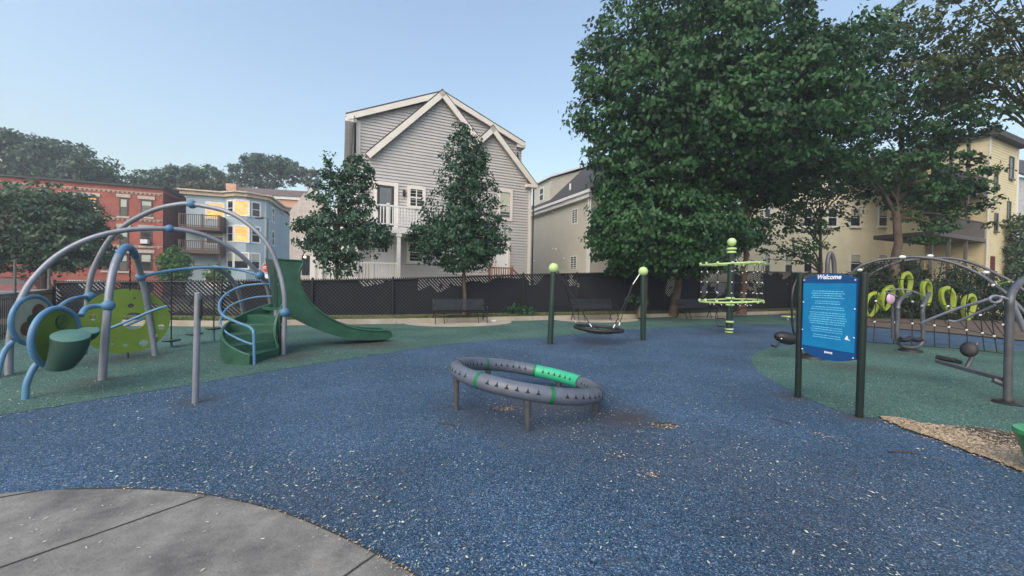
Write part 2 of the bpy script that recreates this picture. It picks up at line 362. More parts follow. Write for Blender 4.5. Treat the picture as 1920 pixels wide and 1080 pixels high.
# ============================================================ GROUND
g = MB(); g.add([(-900, -300, -.66), (900, -300, -.66), (900, 1500, -.66), (-900, 1500, -.66)], [(0, 1, 2, 3)]); struct(g, 'ground', asphalt)
KB = [(-16, 11.2), (-9.1, 11.7), (-4, 13.35), (.86, 15.4), (5.8, 17.45), (14.9, 21.4), (30, 27.9)]
def sheet(name, pts, z, m, thick=None):
    b = MB(); p = [Vector((q[0], q[1], z)) for q in pts]
    if thick: b.prism([v-Vector((0, 0, thick)) for v in p], (0, 0, thick))
    else: b.add(p, [tuple(range(len(p)))])
    return struct(b, name, m)
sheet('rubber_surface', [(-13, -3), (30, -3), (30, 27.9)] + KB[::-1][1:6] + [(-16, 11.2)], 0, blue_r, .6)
bl = spline([G(x, y) for x, y in [(-420, 850), (-200, 812), (0, 779), (100, 763), (200, 746), (300, 731), (400, 714), (500, 697), (600, 681), (700, 666), (800, 650), (900, 640), (980, 636), (1040, 632), (1100, 625), (1170, 619), (1240, 614), (1320, 611), (1400, 609), (1500, 609)]], 5)
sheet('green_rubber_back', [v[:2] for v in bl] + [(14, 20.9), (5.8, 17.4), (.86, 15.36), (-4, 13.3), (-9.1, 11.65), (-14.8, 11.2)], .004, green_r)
gc = spline([G(x, y) for x, y in [(2000, 824), (1920, 816), (1840, 805), (1760, 797), (1700, 792), (1650, 785), (1600, 778), (1545, 760), (1500, 740), (1460, 720), (1428, 700), (1411, 682), (1410, 669), (1422, 659), (1450, 652), (1500, 647), (1570, 645), (1640, 645), (1740, 648), (1840, 652), (1920, 657), (2100, 668)]], 5)
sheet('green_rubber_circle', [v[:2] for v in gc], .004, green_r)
cp = spline([G(x, y) for x, y in [(-500, 985), (-250, 948), (0, 927), (80, 921), (200, 918), (300, 921), (390, 930), (480, 949), (560, 974), (640, 1009), (710, 1044), (770, 1076), (850, 1130), (930, 1200)]], 6)
sheet('concrete_path', [v[:2] for v in cp] + [(.3, -2.5), (-12.9, -2.5), (-12.9, 3)], .006, concrete)
j = MB()
for a, b_ in ((G(-300, 1172), G(388, 931)), (G(500, 1185), G(717, 1033)), (G(-900, 1090), G(80, 921))):
    d = (b_-a).normalized(); n = Vector((-d.y, d.x, 0))*.006; k = 40
    vs = []
    for i in range(k+1):
        q = a.lerp(b_, i/k)+n*random.uniform(-.3, .3); vs += [q+n+Vector((0, 0, .0095)), q-n+Vector((0, 0, .0095))]
    j.add(vs, [(2*i, 2*i+1, 2*i+3, 2*i+2) for i in range(k)])
struct(j, 'path_joints', joint_m)
# dirty edge where rubber has shrunk from the slab
e = MB(); vs = []
for i, q in enumerate(cp[20:]):
    t = (cp[min(i+21, len(cp)-1)]-cp[i+19]).normalized(); n = Vector((-t.y, t.x, 0)); wd = random.uniform(.004, .014)
    vs += [Vector((q.x, q.y, .0075))-n*wd*.2, Vector((q.x, q.y, .0075))+n*wd]
e.add(vs, [(2*i, 2*i+1, 2*i+3, 2*i+2) for i in range(len(vs)//2-1)]); struct(e, 'path_edge_gap', joint_m)
# kerb and planting bed
k = MB()
for i in range(len(KB)-1):
    a = Vector((*KB[i], 0)); b_ = Vector((*KB[i+1], 0)); L_ = (b_-a).length; d = (b_-a)/L_; n = Vector((-d.y, d.x, 0)); s = 0
    while s < L_-.01:
        t = min(1.8, L_-s); p = a+d*(s+.006); q = a+d*(s+t-.006); h0, h1 = -.1, .16
        k.hexa([p+Vector((0, 0, h0)), q+Vector((0, 0, h0)), q+n*.2+Vector((0, 0, h0)), p+n*.2+Vector((0, 0, h0)), p+Vector((0, 0, h1)), q+Vector((0, 0, h1)), q+n*.2+Vector((0, 0, h1)), p+n*.2+Vector((0, 0, h1))]); s += t
struct(k, 'kerb', concrete_y)
FB = [(-14.6, 12.3, 1.27), (-9.5, 12.6, 1.4), (-4.4, 14.2, 1.57), (.45, 16.3, 1.86), (5.35, 18.35, 2.08), (14.5, 22.3, 2.4), (29, 28.6, 2.5)]
bd = MB()
K2 = [(-14.6, 11.35), (-9.1, 11.85), (-4.06, 13.5), (.78, 15.55), (5.72, 17.6), (14.82, 21.55), (29.8, 28.0)]
n_ = len(FB); vs = []
for i in range(n_):
    a = Vector(K2[i]); c = Vector(FB[i][:2]); d = (c-a).normalized()
    for f, z in ((0, .12), (.5, .17), (1, .24)):
        q = a.lerp(c, f); vs.append((q.x, q.y, z))
    q = c+d*3; vs.append((q.x, q.y, .3)); q = c+d*40; vs.append((q.x, q.y, .3))
bd.add(vs, [(5*i+j, 5*i+j+1, 5*i+6+j, 5*i+5+j) for i in range(n_-1) for j in range(4)]); struct(bd, 'planting_bed', grass_m)
rb = [G(x, y)[:2] for x, y in [(1590, 611), (1625, 613), (1700, 619), (1760, 624), (1830, 631), (1920, 640), (2100, 655)]]
sheet('earth_bed', [tuple(v) for v in rb] + [(26, 14), (29.5, 27.6), (14.85, 21.35)], .03, dirt_m)
def pad(name, P, w_, dep):
    c = Vector(P); pts = []
    for i in range(25):
        a = math.pi*i/24; pts.append((c.x+math.cos(a)*w_*-1*.92-math.sin(a)*dep*-.39*1, c.y-math.cos(a)*w_*.4-math.sin(a)*dep*.92))
    return sheet(name, pts, .008, concrete_y)
pad("bench_pad", (-1.91, 14.2, 0), 2.0, 1.45); pad("bench_pad", (3.58, 16.5, 0), 2.0, 1.5); pad("bench_pad", (9.07, 18.84, 0), 1.8, 1.4)
# ============================================================ FENCES
ft = thing('chain_link_fence', (-14.6, 12.3, 0), 'long black chain link fence with dark slats behind the benches', 'fence')
fm = MB(); fencemat(); posts = []; rail = MB(); sad = MB()
for i in range(len(FB)-1):
    a = Vector((FB[i][0], FB[i][1], 0)); b_ = Vector((FB[i+1][0], FB[i+1][1], 0)); za, zb = FB[i][2], FB[i+1][2]
    fm.add([a+Vector((0, 0, .1)), b_+Vector((0, 0, .1)), b_+Vector((0, 0, zb)), a+Vector((0, 0, za))], [(0, 1, 2, 3)])
    L_ = (b_-a).length; n = max(1, round(L_/2.6)); d = (b_-a).normalized(); nn = Vector((-d.y, d.x, 0))*-.05
    for k_ in range(n): posts.append((a.lerp(b_, k_/n)+nn, za+(zb-za)*k_/n))
    rail.tube([a+nn+Vector((0, 0, za-.03)), b_+nn+Vector((0, 0, zb-.03))], .021, 8)
    s = 0
    while s < L_:
        p = a.lerp(b_, s/L_)+Vector((0, 0, za+(zb-za)*s/L_)); sad.box(p+Vector((0, 0, .012)), (.03, .012, .045), math.atan2(d.y, d.x)); s += .075
fm.build('mesh_panel', MATS['slats'], ft); rail.build('top_rail', black_m, ft); sad.build('wire_barbs', black_m, ft)['kind'] = 'stuff'
for p, z in posts:
    m_ = MB(); m_.tube([p, p+Vector((0, 0, z+.03))], .033, 10); m_.ball(p+Vector((0, 0, z+.04)), .038, 10); m_.build('post', black_m, ft)
pf = thing('picket_fence', (-11.2, 8.4, 0), 'low black metal picket fence at the far left edge', 'fence')
a = Vector((-10.6, 7.6, 0)); b_ = Vector((-14.6, 12.2, 0)); m_ = MB()
for z in (1.02, .92, .12): m_.tube([a+Vector((0, 0, z)), b_+Vector((0, 0, z))], .018, 8)
m_.build('rail', black_m, pf); m_ = MB(); n = 46
for i in range(n+1):
    q = a.lerp(b_, i/n); m_.box(q+Vector((0, 0, .5)), (.016, .016, 1.0))
m_.build('pickets', black_m, pf)
for i in range(3):
    q = a.lerp(b_, i/2); m_ = MB(); m_.box(q+Vector((.0, 0, .55)), (.05, .05, 1.1)); m_.build('post', black_m, pf)
# ============================================================ GREY GABLED HOUSE
HP = Plane((-6.86, 19), 24)
hs = thing('grey_house', HP.at(0, 0), 'tall grey clapboard house with cream gable trim, porch and balcony behind the fence', 'house')
def PP(l, P=HP, o=0): return [P.px(x, y, o) for x, y in l]
wl = MB(); zb = .0
def dn(l):      # drop pixels marked y=None to the ground level
    return [(P_[0], P_[1]) for P_ in l]
A = PP([(664, 308), (690, 288), (830, 178), (895, 262)]); aL = A[0][0]; aM = A[-1][0]
clap(wl, HP, [(aL, zb)]+A+[(aM, zb)], .157, .042)
B = PP([(925, 243), (996, 335)]); aR = B[-1][0]
clap(wl, HP, [(aM, zb), A[-1], B[0], B[1], (aR, zb)], .157, .042)
wl.build('front_wall', grey_s, hs)
ub = MB(); U = HP.shift(-.45)
C_ = PP([(668, 222), (830, 186), (978, 272)], U); clap(ub, U, [(C_[0][0], 5.5), C_[0], C_[1], C_[2], (C_[2][0], 5.5)], .157, .042)
ub.build('attic_wall', grey_s, hs)
DEEP = 11.0
sw = MB()
LP = Plane(HP.at(aL, 0, -DEEP), 24+90); LP.u = HP.n.copy(); LP.n = -HP.u
clap(sw, LP, [(0, 0), (0, C_[0][1]), (DEEP-.02, C_[0][1]), (DEEP-.02, 0)], .157, .042)
RPp = Plane(HP.at(aR, 0, 0), 0); RPp.u = -HP.n; RPp.n = HP.u.copy()
clap(sw, RPp, [(.02, 0), (.02, B[1][1]-.2), (DEEP, B[1][1]-.2), (DEEP, 0)], .157, .042)
sw.pbox(HP, aL+.05, aR-.05, 0, B[1][1]-.5, -DEEP-.1, -DEEP+.1)
sw.build('side_wall', grey_s, hs)
# roofs: slabs running back from each rake
rf = MB(); rk = MB(); back = -HP.n
def slab(p, q, o0, o1, t=.09, P=HP):
    a = P.at(p[0], p[1], o0); b = P.at(q[0], q[1], o0); d = back*(o0-o1); up = Vector((0, 0, t))
    rf.hexa([a, b, b+d, a+d, a+up, b+up, b+d+up, a+d+up])
def rake(p, q, o, w_=.27, t=.09, P=HP):
    d = Vector((q[0]-p[0], q[1]-p[1])); d.normalize(); n = Vector((-d.y, d.x))
    if n.y > 0: n = -n
    pts = [(p[0], p[1]), (q[0], q[1]), (q[0]+n.x*w_, q[1]+n.y*w_), (p[0]+n.x*w_, p[1]+n.y*w_)]
    rk.prism([P.at(x, z, o-t) for x, z in pts], P.n*t)
ap = HP.px(830, 169, .3); l1 = HP.px(686, 288, .3); r1 = HP.px(899, 258, .3)
s1 = HP.px(892, 266, .3); sa = HP.px(925, 236, .3); s2 = HP.px(1007, 346, .3)
for p, q in ((l1, ap), (ap, r1), (s1, sa), (sa, s2)): slab(p, q, .29, -3.6); rake(p, q, .32)
ua = U.px(831, 171, .3); u1 = U.px(648, 214, .3); u2 = U.px(986, 268, .3)
for p, q in ((u1, ua), (ua, u2)): slab(p, q, .24, -DEEP, .09, U); rake(p, q, .28, .26, .09, U)
slab((s2[0]-1.5, s2[1]+1.6), s2, -.5, -DEEP)
rf.build('roof', shingle, hs); rk.build('rake_board', trim_p, hs)
gt = MB()
for (p, sgn) in ((u1, 1), (u2, -1)):
    gt.pbox(U, p[0]-.02*sgn, p[0]+.5*sgn, p[1]-.28, p[1]-.12, .24, -DEEP)
    gt.pbox(U, p[0]+.02*sgn, p[0]+.13*sgn, p[1]-.13, p[1]-.02, .26, -DEEP)
gt.build('gutter', white_p, hs)
er = MB(); x, z = s2
er.prism([HP.at(x-.62, z-.02, .30), HP.at(x+.02, z-.02, .30), HP.at(x-.62, z+.62, .02)], -HP.u*.001+Vector((0, 0, .03)))
er.build('return_roof', shingle, hs); er = MB(); er.pbox(HP, x-.66, x+.04, z-.2, z-.03, .0, .34); er.build('eave_return', trim_p, hs)
tr = MB()
for a0, z1 in ((aL, A[0][1]-.1), (aR-.16, B[1][1]-.1)):
    tr = MB(); tr.pbox(HP, a0, a0+.18, .0, z1, .005, .055); tr.build('corner_board', trim_p, hs)
tr = MB()
tr.pbox(U, C_[0][0], C_[0][0]+.2, 5.5, C_[0][1]-.1, .005, .055); tr.build('corner_board', trim_p, hs)
dp = MB(); q = HP.at(aR+.12, 0, .1); dp.tube([q+Vector((0, 0, .2)), q+Vector((0, 0, z-.25))], .045, 8)
q = U.at(C_[2][0]-.3, 0, .12); dp.tube([q+Vector((0, 0, 6)), q+Vector((0, 0, C_[2][1]-.5))], .045, 8); dp.build('downpipe', black_m, hs)
def hwin(x0, y0, x1, y1, gl=glass, fw=.16, **k):
    a = HP.px(x0, y1); b = HP.px(x1, y0); return window(hs, HP, a[0], b[0], a[1], b[1], trim_p, gl, fw, .018, dep=.06, **k)
hwin(769, 357, 792, 386, mull=1); hwin(937, 362, 956, 408, gl=glass_s, blind=.75); hwin(768, 458, 791, 489)
a = HP.px(706, 426); b = HP.px(739, 350); dr = MB()
fo = MB(); fo.pbox(HP, a[0]-.16, a[0], a[1], b[1]+.18, .02, .08); fo.pbox(HP, b[0], b[0]+.2, a[1], b[1]+.18, .02, .08); fo.pbox(HP, a[0], b[0], b[1], b[1]+.18, .02, .08)
dr.pbox(HP, a[0], b[0], a[1], b[1], .02, .045); do = dr.build('balcony_door', mat('dark_door', (.03, .025, .028), .4), hs); fo.build('frame', trim_p, do)
gp = MB(); gp.pbox(HP, a[0]+.13, b[0]-.13, a[1]+.9, b[1]-.12, .046, .052); gp.build('pane', glass_s, do)
def sixlight(x0, y0, x1, y1, wx0, wy0, wx1, wy1):
    a = HP.px(x0, y1); b = HP.px(x1, y0); d = MB(); d.pbox(HP, a[0], b[0], max(.2, a[1]), b[1], .02, .05); o = d.build('door', white_p, hs)
    f = MB(); f.pbox(HP, a[0]-.15, a[0], .2, b[1]+.15, .02, .09); f.pbox(HP, b[0], b[0]+.15, .2, b[1]+.15, .02, .09); f.pbox(HP, a[0], b[0], b[1], b[1]+.15, .02, .09); f.build('frame', trim_p, o)
    a = HP.px(wx0, wy1); b = HP.px(wx1, wy0); q = MB()
    for i in range(3):
        for k_ in range(2):
            ww = (b[0]-a[0])/3; hh = (b[1]-a[1])/2; q.pbox(HP, a[0]+i*ww+.02, a[0]+(i+1)*ww-.02, a[1]+k_*hh+.02, a[1]+(k_+1)*hh-.02, .05, .056)
    q.build('pane', glass, o); h = MB(); c = HP.at(b[0]+.1, a[1]-.55, .09); h.ball(c, .035, 10); h.build('handle', black_m, o)
sixlight(701, 450, 737, 520, 708, 458, 727, 473); sixlight(927, 460, 951, 520, 930, 464, 945, 477)
wl2 = MB(); c = HP.px(757, 363); wl2.pbox(HP, c[0]-.06, c[0]+.06, c[1]-.14, c[1]+.16, .02, .16); wl2.build('wall_lamp', black_m, hs)
# balcony, porch
BO = 1.7; BF = HP.shift(BO)
x0 = BF.px(628, 430)[0]; x1 = BF.px(812, 430)[0]; z0 = BF.px(748, 437)[1]; z1 = BF.px(748, 425)[1]
bb = MB(); bb.pbox(HP, x0, x1, z0, z1-.03, .03, BO); bb.build('balcony_floor', white_p, hs)
zt = BF.px(720, 383)[1]; br = MB(); br.pbox(BF, x0, x1, zt-.07, zt, -.08, .0); br.pbox(BF, x0, x1, z1+.05, z1+.12, -.07, -.01)
s = x0+.1
while s < x1-.02: br.pbox(BF, s, s+.045, z1+.12, zt-.07, -.06, -.02); s += .135
for a in (x0, (x0+x1)/2, x1-.12): br.pbox(BF, a, a+.12, z1, zt+.08, -.12, .0)
for a in (x0+.01, x1-.07):
    br.pbox(HP, a, a+.06, zt-.07, zt, .1, BO-.08)
br.build('balcony_railing', white_p, hs)
for px_ in (601, 668, 748):
    a = BF.px(px_, 480)[0]; c = MB(); c.pbox(BF, a-.08, a+.08, 0, z0, -.2, -.04); c.pbox(BF, a-.11, a+.11, z0-.16, z0-.01, -.23, -.01); c.build('porch_post', white_p, hs)
a0 = BF.px(628, 490)[0]; a1 = BF.px(748, 490)[0]; zr = BF.px(700, 491)[1]; pr = MB(); pr.pbox(BF, a0, a1, zr-.08, zr, -.15, -.07); pr.pbox(BF, a0, a1, zr-.85, zr-.78, -.14, -.08)
s = a0+.05
while s < a1: pr.pbox(BF, s, s+.045, zr-.8, zr-.06, -.13, -.09); s += .125
pr.build('porch_railing', white_p, hs); pw = MB(); pw.pbox(HP, a0-1.6, a1, .0, zr-.95, .02, BO-.2); pw.build('porch_floor', white_p, hs)
fp = MB(); a2 = BF.px(586, 480)[0]; a3 = BF.px(596, 480)[0]; a4 = BF.px(626, 480)[0]; zz = BF.px(590, 452)[1]
fp.pbox(BF, a2-.1, a2+.1, 0, zz+.1, -.3, -.05)
s = a3
while s < a4: fp.pbox(BF, s, s+.13, 0, zz-.15*((s-a3)/(a4-a3))*0, -.2, -.16); s += .17
fp.pbox(BF, a2-.1, a4, zz, zz+.18, -.32, -.03); fp.build('porch_screen', white_p, hs)
st = MB(); SR = HP.shift(1.3); a0 = SR.px(918, 510)[0]; a1 = SR.px(984, 510)[0]; am = SR.px(960, 510)[0]; zr = SR.px(940, 501)[1]
st.pbox(SR, a0, am, zr-.07, zr, -.08, 0); st.pbox(SR, a0, am, zr-.8, zr-.72, -.08, 0); s = a0
while s < am: st.pbox(SR, s, s+.05, zr-.75, zr-.06, -.06, -.02); s += .13
st.prism([SR.at(am, zr, -.08), SR.at(am, zr-.1, -.08), SR.at(a1, zr-.75, -.08), SR.at(a1, zr-.65, -.08)], HP.n*.08)
for a in (a0, am, a1-.1): st.pbox(SR, a-.04, a+.06, 0, (zr+.06 if a < a1-.2 else zr-.55), -.1, .02)
st.pbox(HP, a0, am, zr-.95, zr-.82, .05, 1.3); st.build('stair_railing', redwood, hs)
# ============================================================ BEIGE HOUSE
BW = Plane((4.87, 24.2), 0); BW.u = -HP.n; BW.n = -HP.u      # long side, runs back along u
bh = thing('beige_house', (4.87, 24.2, 0), 'beige clapboard house with slate grey roof between grey house and big maple', 'house')
BWn = BW
b = MB(); ze = 7.2
clap(b, BW, [(0, 0), (0, ze), (9, ze), (9, 0)], .15, .04)
FR = Plane((4.87, 24.2), 24); clap(b, FR, [(0, 0), (0, ze), (3.7, 10.8), (7.4, ze), (7.4, 0)], .15, .04); b.build('wall', beige_s, bh)
r = MB(); up = Vector((0, 0, .12)); e0 = BW.at(-.35, ze+.05, .3); e1 = BW.at(9.2, ze+.05, .3); r0 = BW.at(-.35, 11.0, -3.7); r1_ = BW.at(9.2, 11.0, -3.7); f0 = BW.at(-.35, ze, -7.7); f1 = BW.at(9.2, ze, -7.7)
r.hexa([e0, r0, r1_, e1, e0+up, r0+up, r1_+up, e1+up]); r.hexa([r0, f0, f1, r1_, r0+up, f0+up, f1+up, r1_+up]); r.build('roof', shingle, bh)
g_ = MB(); g_.pbox(BW, -.4, 9.2, ze-.02, ze+.16, .26, .42); g_.pbox(BW, -.2, 9, ze-.28, ze-.02, .02, .3); g_.pbox(BW, -.06, .12, 0, ze-.25, .0, .05); g_.build('gutter', white_p, bh)
g_ = MB(); q = BW.at(.1, 0, .12); g_.tube([q, q+Vector((0, 0, ze-.3))], .05, 8); g_.build('downpipe', white_p, bh)
g_ = MB(); q = BW.at(3.4, ze+.7, -.6); g_.tube([q, q+Vector((0, 0, .75))], .07, 8); g_.build('vent_pipe', white_p, bh)
for (x0, y0, x1, y1) in ((1074, 395, 1083, 417), (1071, 482, 1081, 504)):
    a = BW.px(x1, y1); c = BW.px(x0, y0); a0, a1 = sorted((a[0], c[0])); window(bh, BW, a0, a1, a[1], c[1], white_p, glass_s, .07, .015, mid=False, dep=.04, mull=1)
vt = MB()
for x, y in ((1003, 490), (1037, 467), (1058, 485), (1043, 468), (1038, 397)):
    a, z = BW.px(x, y); vt.lathe([(.09, 0), (.09, .1), (.05, .12)], BW.at(a, z, 0), 10, rot=Vector((0, 0, 1)).rotation_difference(BW.n).to_matrix())
vt.build('wall_vent', white_p, bh)
dm = MB(); clap(dm, BW, [(5.6, ze+.2), (5.6, 9.5), (8.6, 9.5), (8.6, ze+.2)], .14, off=-.25)
CK = Plane(BW.at(5.6, 0, -.25), 24); clap(dm, CK, [(0, ze+.1), (0, 9.5), (3.4, 10.7), (3.4, 10.3)], .14); dm.build('dormer', beige_s, bh)
dm = MB(); q = [BW.at(5.4, 9.5, 0), BW.at(8.8, 9.5, 0), BW.at(8.8, 10.9, -3.6), BW.at(5.4, 10.9, -3.6)]; dm.prism(q, (0, 0, .12)); dm.build('dormer_roof', white_p, bh)
window(bh, BW, 6.7, 7.3, 8.1, 9.0, white_p, glass, .07, -.23, dep=.04)
# ============================================================ RED BRICK BUILDING
RP = Plane((-36.4, 40), 20.4)
rb_ = thing('brick_building', (-36.4, 40, 0), 'three storey red brick apartment building with corbelled bands at left', 'building')
zt = 10.55; b = MB(); b.pbox(RP, -26, 0, -1, zt, -14, 0); b.build('wall', brick_m, rb_)
b = MB(); SB = Plane((-36.4, 40), 0); SB.u = -RP.n; SB.n = RP.u.copy(); b.hexa([RP.at(.001, -1, 0), RP.at(.9, -1, -6), RP.at(.9, -1, -13.8), RP.at(.001, -1, -13.8), RP.at(.001, zt-.3, 0), RP.at(.9, zt-.9, -6), RP.at(.9, zt-1.3, -13.8), RP.at(.001, zt-1.3, -13.8)]); b.build('side_wall', brick_d, rb_)
b = MB(); b.pbox(RP, -26.2, .1, zt, zt+.18, -14, .22); b.build('roof', mat('tar_roof', (.06, .06, .065), .8), rb_)
b = MB()
for y in (363, 413, 463):
    z = RP.px(280, y)[1]; b.pbox(RP, -26, 0, z, z+.1, 0, .06); s = -26
    while s < -.2: b.pbox(RP, s, s+.18, z-.16, z-.001, 0, .055); s += .36
b.build('corbel_band', mat('cream_stone', (.45, .33, .26), .8), rb_)
stone = mat('cream_lintel', (.52, .46, .38), .8)
def rwin(x0, y0, x1, y1, gl, blind=None, P=RP, par=rb_, fr=None, fw=.1):
    a = P.px(x0, y1); c = P.px(x1, y0); o = window(par, P, a[0], c[0], a[1], c[1], fr or mat('dark_sash', (.07, .05, .05), .5), gl, fw, .01, dep=.05, blind=blind)
    if par is rb_:
        q = MB(); q.pbox(P, a[0]-.3, c[0]+.3, c[1]+.18, c[1]+.5, 0, .09); q.build('lintel', stone, o); q = MB(); q.pbox(P, a[0]-.25, c[0]+.25, a[1]-.3, a[1]-.12, 0, .12); q.build('sill', stone, o)
    return o
for x0, x1, y0, y1, gl, bl_ in ((160, 181, 372, 390, lit, None), (226, 238, 374, 403, glass, .5), (266, 284, 378, 404, glass_s, .3), (165, 180, 426, 459, glass_s, .45), (226, 239, 430, 459, glass, .5), (266, 283, 432, 459, glass, None),
                                (196, 209, 477, 505, glass, None), (224, 238, 478, 506, glass_s, .4), (265, 283, 478, 506, glass, .45), (118, 136, 370, 400, glass, None), (60, 80, 365, 395, glass, None), (115, 133, 424, 458, glass, None)):
    rwin(x0, y0, x1, y1, gl, bl_)
ac = MB(); a = RP.px(268, 457); c = RP.px(281, 450); ac.pbox(RP, a[0], c[0], a[1], c[1], .02, .5); ac.build('air_conditioner', white_p, rb_)
bc = MB(); a = RP.px(160, 409); c = RP.px(190, 391); bc.pbox(RP, a[0], c[0], a[1], a[1]+.12, .02, 1.2)
for s in np.arange(a[0], c[0], .16): bc.pbox(RP, s, s+.03, a[1]+.1, c[1], 1.14, 1.18)
bc.pbox(RP, a[0], c[0], c[1], c[1]+.06, 1.13, 1.19); bc.build('fire_balcony', black_m, rb_)
# ============================================================ BLUE TRIPLE DECKER
BP = Plane((-35.7, 42), 19)
bt = thing('blue_triple_decker', (-35.7, 42, 0), 'pale blue triple decker with brown balconies and lit yellow windows', 'house')
zc = 10.6; aE = BP.px(499, 450)[0]
b = MB(); clap(b, BP, [(0, -.5), (0, zc), (aE, zc), (aE, -.5)], .2, .02)
SBl = Plane(BP.at(aE, 0), 0); SBl.u = -BP.n; SBl.n = BP.u.copy(); clap(b, SBl, [(0, -.5), (0, zc), (14, zc), (14, -.5)], .2, .02)
b.build('wall', blue_s, bt)
def bay(par, P, a0, a1, z0, z1, dep, m, cham=.9):
    q = [P.at(a0, z0, 0), P.at(a0+cham, z0, dep), P.at(a1-cham, z0, dep), P.at(a1, z0, 0)]; b = MB(); faces = []
    for i in range(3):
        d = q[i+1]-q[i]; pl = Plane((q[i].x, q[i].y), math.degrees(math.atan2(d.y, d.x))); L_ = d.length
        clap(b, pl, [(0, z0), (0, z1), (L_, z1), (L_, z0)], .2, .02); faces.append((pl, L_))
    o = b.build('bay', m, par); return faces
b0 = BP.px(421, 450)[0]; fa = bay(bt, BP, b0, aE-.15, -.5, zc, 1.1, blue_s, 1.5)
fl = [(8.5, 10.0), (5.6, 7.2), (2.6, 4.2)]
for i, (z0, z1) in enumerate(fl):
    for k_, (pl, L_) in enumerate(fa):
        gl = lit if (k_ == 1 and i < 2) else glass; hw = .36 if k_ != 1 else .62
        window(bt, pl, L_/2-hw, L_/2+hw, z0, z1, white_p, gl, .16, .02, dep=.05, blind=(.45 if i == 2 else None))
fb = bay(bt, SBl, 6.5, 11.5, -.5, zc-.8, 1.0, blue_s, 1.2)
for (z0, z1) in fl:
    for pl, L_ in (fb[2], fb[1]): window(bt, pl, L_/2-.4, L_/2+.4, z0-.2, z1-.3, white_p, glass, .15, .02, dep=.05)
    window(bt, SBl, 2.4, 3.3, z0, z1, white_p, glass, .15, .02, dep=.05)
cr = MB()
def cornice(pts, z):
    for i in range(len(pts)-1):
        d = (pts[i+1]-pts[i]); L_ = d.length; pl = Plane((pts[i].x, pts[i].y), math.degrees(math.atan2(d.y, d.x)))
        cr.pbox(pl, -.3, L_+.3, z+.28+.003*i, z+.42+.003*i, -.3, .62); cr.pbox(pl, -.15, L_+.15, z-.1+.003*i, z+.28, -.2, .35)
cornice([BP.at(-.3, 0), BP.at(b0, 0), BP.at(b0+1.5, 0, 1.1), BP.at(aE-1.65, 0, 1.1), BP.at(aE-.15, 0), BP.at(aE, 0, -.02), SBl.at(6.5, 0), SBl.at(7.7, 0, 1.0), SBl.at(10.3, 0, 1.0), SBl.at(14, 0)], zc)
cr.build('cornice', mat('cornice_paint', (.62, .50, .38), .6), bt)
b = MB(); b.prism([BP.at(0, zc+.3, 0), BP.at(aE, zc+.3, 0), BP.at(aE, zc+.3, -14), BP.at(0, zc+.3, -14)], (0, 0, .1)); b.pbox(BP, 0, aE-.1, -.5, zc+.2, -14, -13.7); b.pbox(BP, 0, .2, -.5, zc+.2, -14, -.1); b.build('roof', MATS['tar_roof'], bt)
BQ = BP.shift(1.9); pa = BQ.px(334, 440)[0]; pb = BQ.px(412, 440)[0]
for yr, ys0, ys1 in ((402, 425, 431), (451, 468, 475)):
    z0, z1, z2 = BQ.px(375, ys1)[1], BQ.px(375, ys0)[1], BQ.px(375, yr)[1]
    b = MB(); b.pbox(BP, pa, pb, z0, z1, .02, 1.9); o = b.build('balcony', brownw, bt); b = MB(); b.pbox(BQ, pa, pb, z2-.08, z2, -.1, 0); b.pbox(BQ, pa, pb, z1+.08, z1+.16, -.1, 0)
    for s in np.arange(pa, pb, .17): b.pbox(BQ, s, s+.05, z1, z2, -.07, -.03)
    b.pbox(BP, pb-.1, pb-.02, z2-.08, z2, .1, 1.85); b.pbox(BP, pb-.08, pb-.04, z1, z2, .02, 1.85)
    for a in (pa, pa+2.0, pb-.15): b.pbox(BQ, a, a+.14, z1, z2+.06, -.13, .02)
    b.build('railing', brownw, o)
b = MB()
for a in (pa, pb-.15): b.pbox(BQ, a, a+.13, 0, BQ.px(375, 470)[1], -.3, -.17)
b.build('porch_post', brownw, bt)
window(bt, BP, 1.9, 3.4, 8.1, 9.7, white_p, lit, .16, .02, dep=.05); window(bt, BP, 1.9, 3.4, 5.3, 6.8, white_p, glass_s, .16, .02, dep=.05)
for z0 in (7.3, 4.4, .3):
    b = MB(); b.pbox(BP, 4.0 if z0 > 1 else 1.7, 5.0 if z0 > 1 else 3.5, z0, z0+2.3, .02, .06); b.build('door', white_p, bt)
# ============================================================ PEACH BUILDING
ph = thing('peach_building', (-33, 58, 0), 'peach and beige gabled house rising behind the blue triple decker', 'house')
Q1 = Plane((-42.6, 57), 12); zt = 13.9
b = MB(); a1 = Q1.px(566, 400)[0]; clap(b, Q1, [(0, 0), (0, zt), (a1, zt), (a1, 0)], .3, .02); o = b.build('wall', peach_s, ph)
Q2 = Plane(Q1.at(a1, 0), -14); b = MB(); clap(b, Q2, [(0, 0), (0, zt), (1.6, zt+1.6), (3.4, zt-.4), (3.4, 0)], .3, .02); b.build('gable_wall', mat('pale_render', (.52, .48, .45), .8), ph)
b = MB(); e0 = Q1.at(-.4, zt, .4); e1 = Q1.at(a1+.2, zt, .4); b.prism([e0, e1, Q1.at(a1+.6, zt+2, -5), Q1.at(-.4, zt+2, -5)], (0, 0, .15)); b.build('roof', brown_shingle, ph)
b = MB(); b.pbox(Q1, -.3, a1, zt-.35, zt-.05, .05, .3); z = Q1.px(540, 418)[1]; b.pbox(Q1, 0, a1, z, z+.2, .03, .15); b.build('cornice', trim_p, ph)
b = MB(); q = Q1.at(.6, zt+.5, -.6); b.box(q+Vector((0, 0, .6)), (1.3, .9, 1.0), R(12)); b.build('chimney', peach_s, ph)
lowb = thing('beige_annex', (-25.6, 46, 0), 'low pink beige house wall between blue triple decker and grey house', 'house')
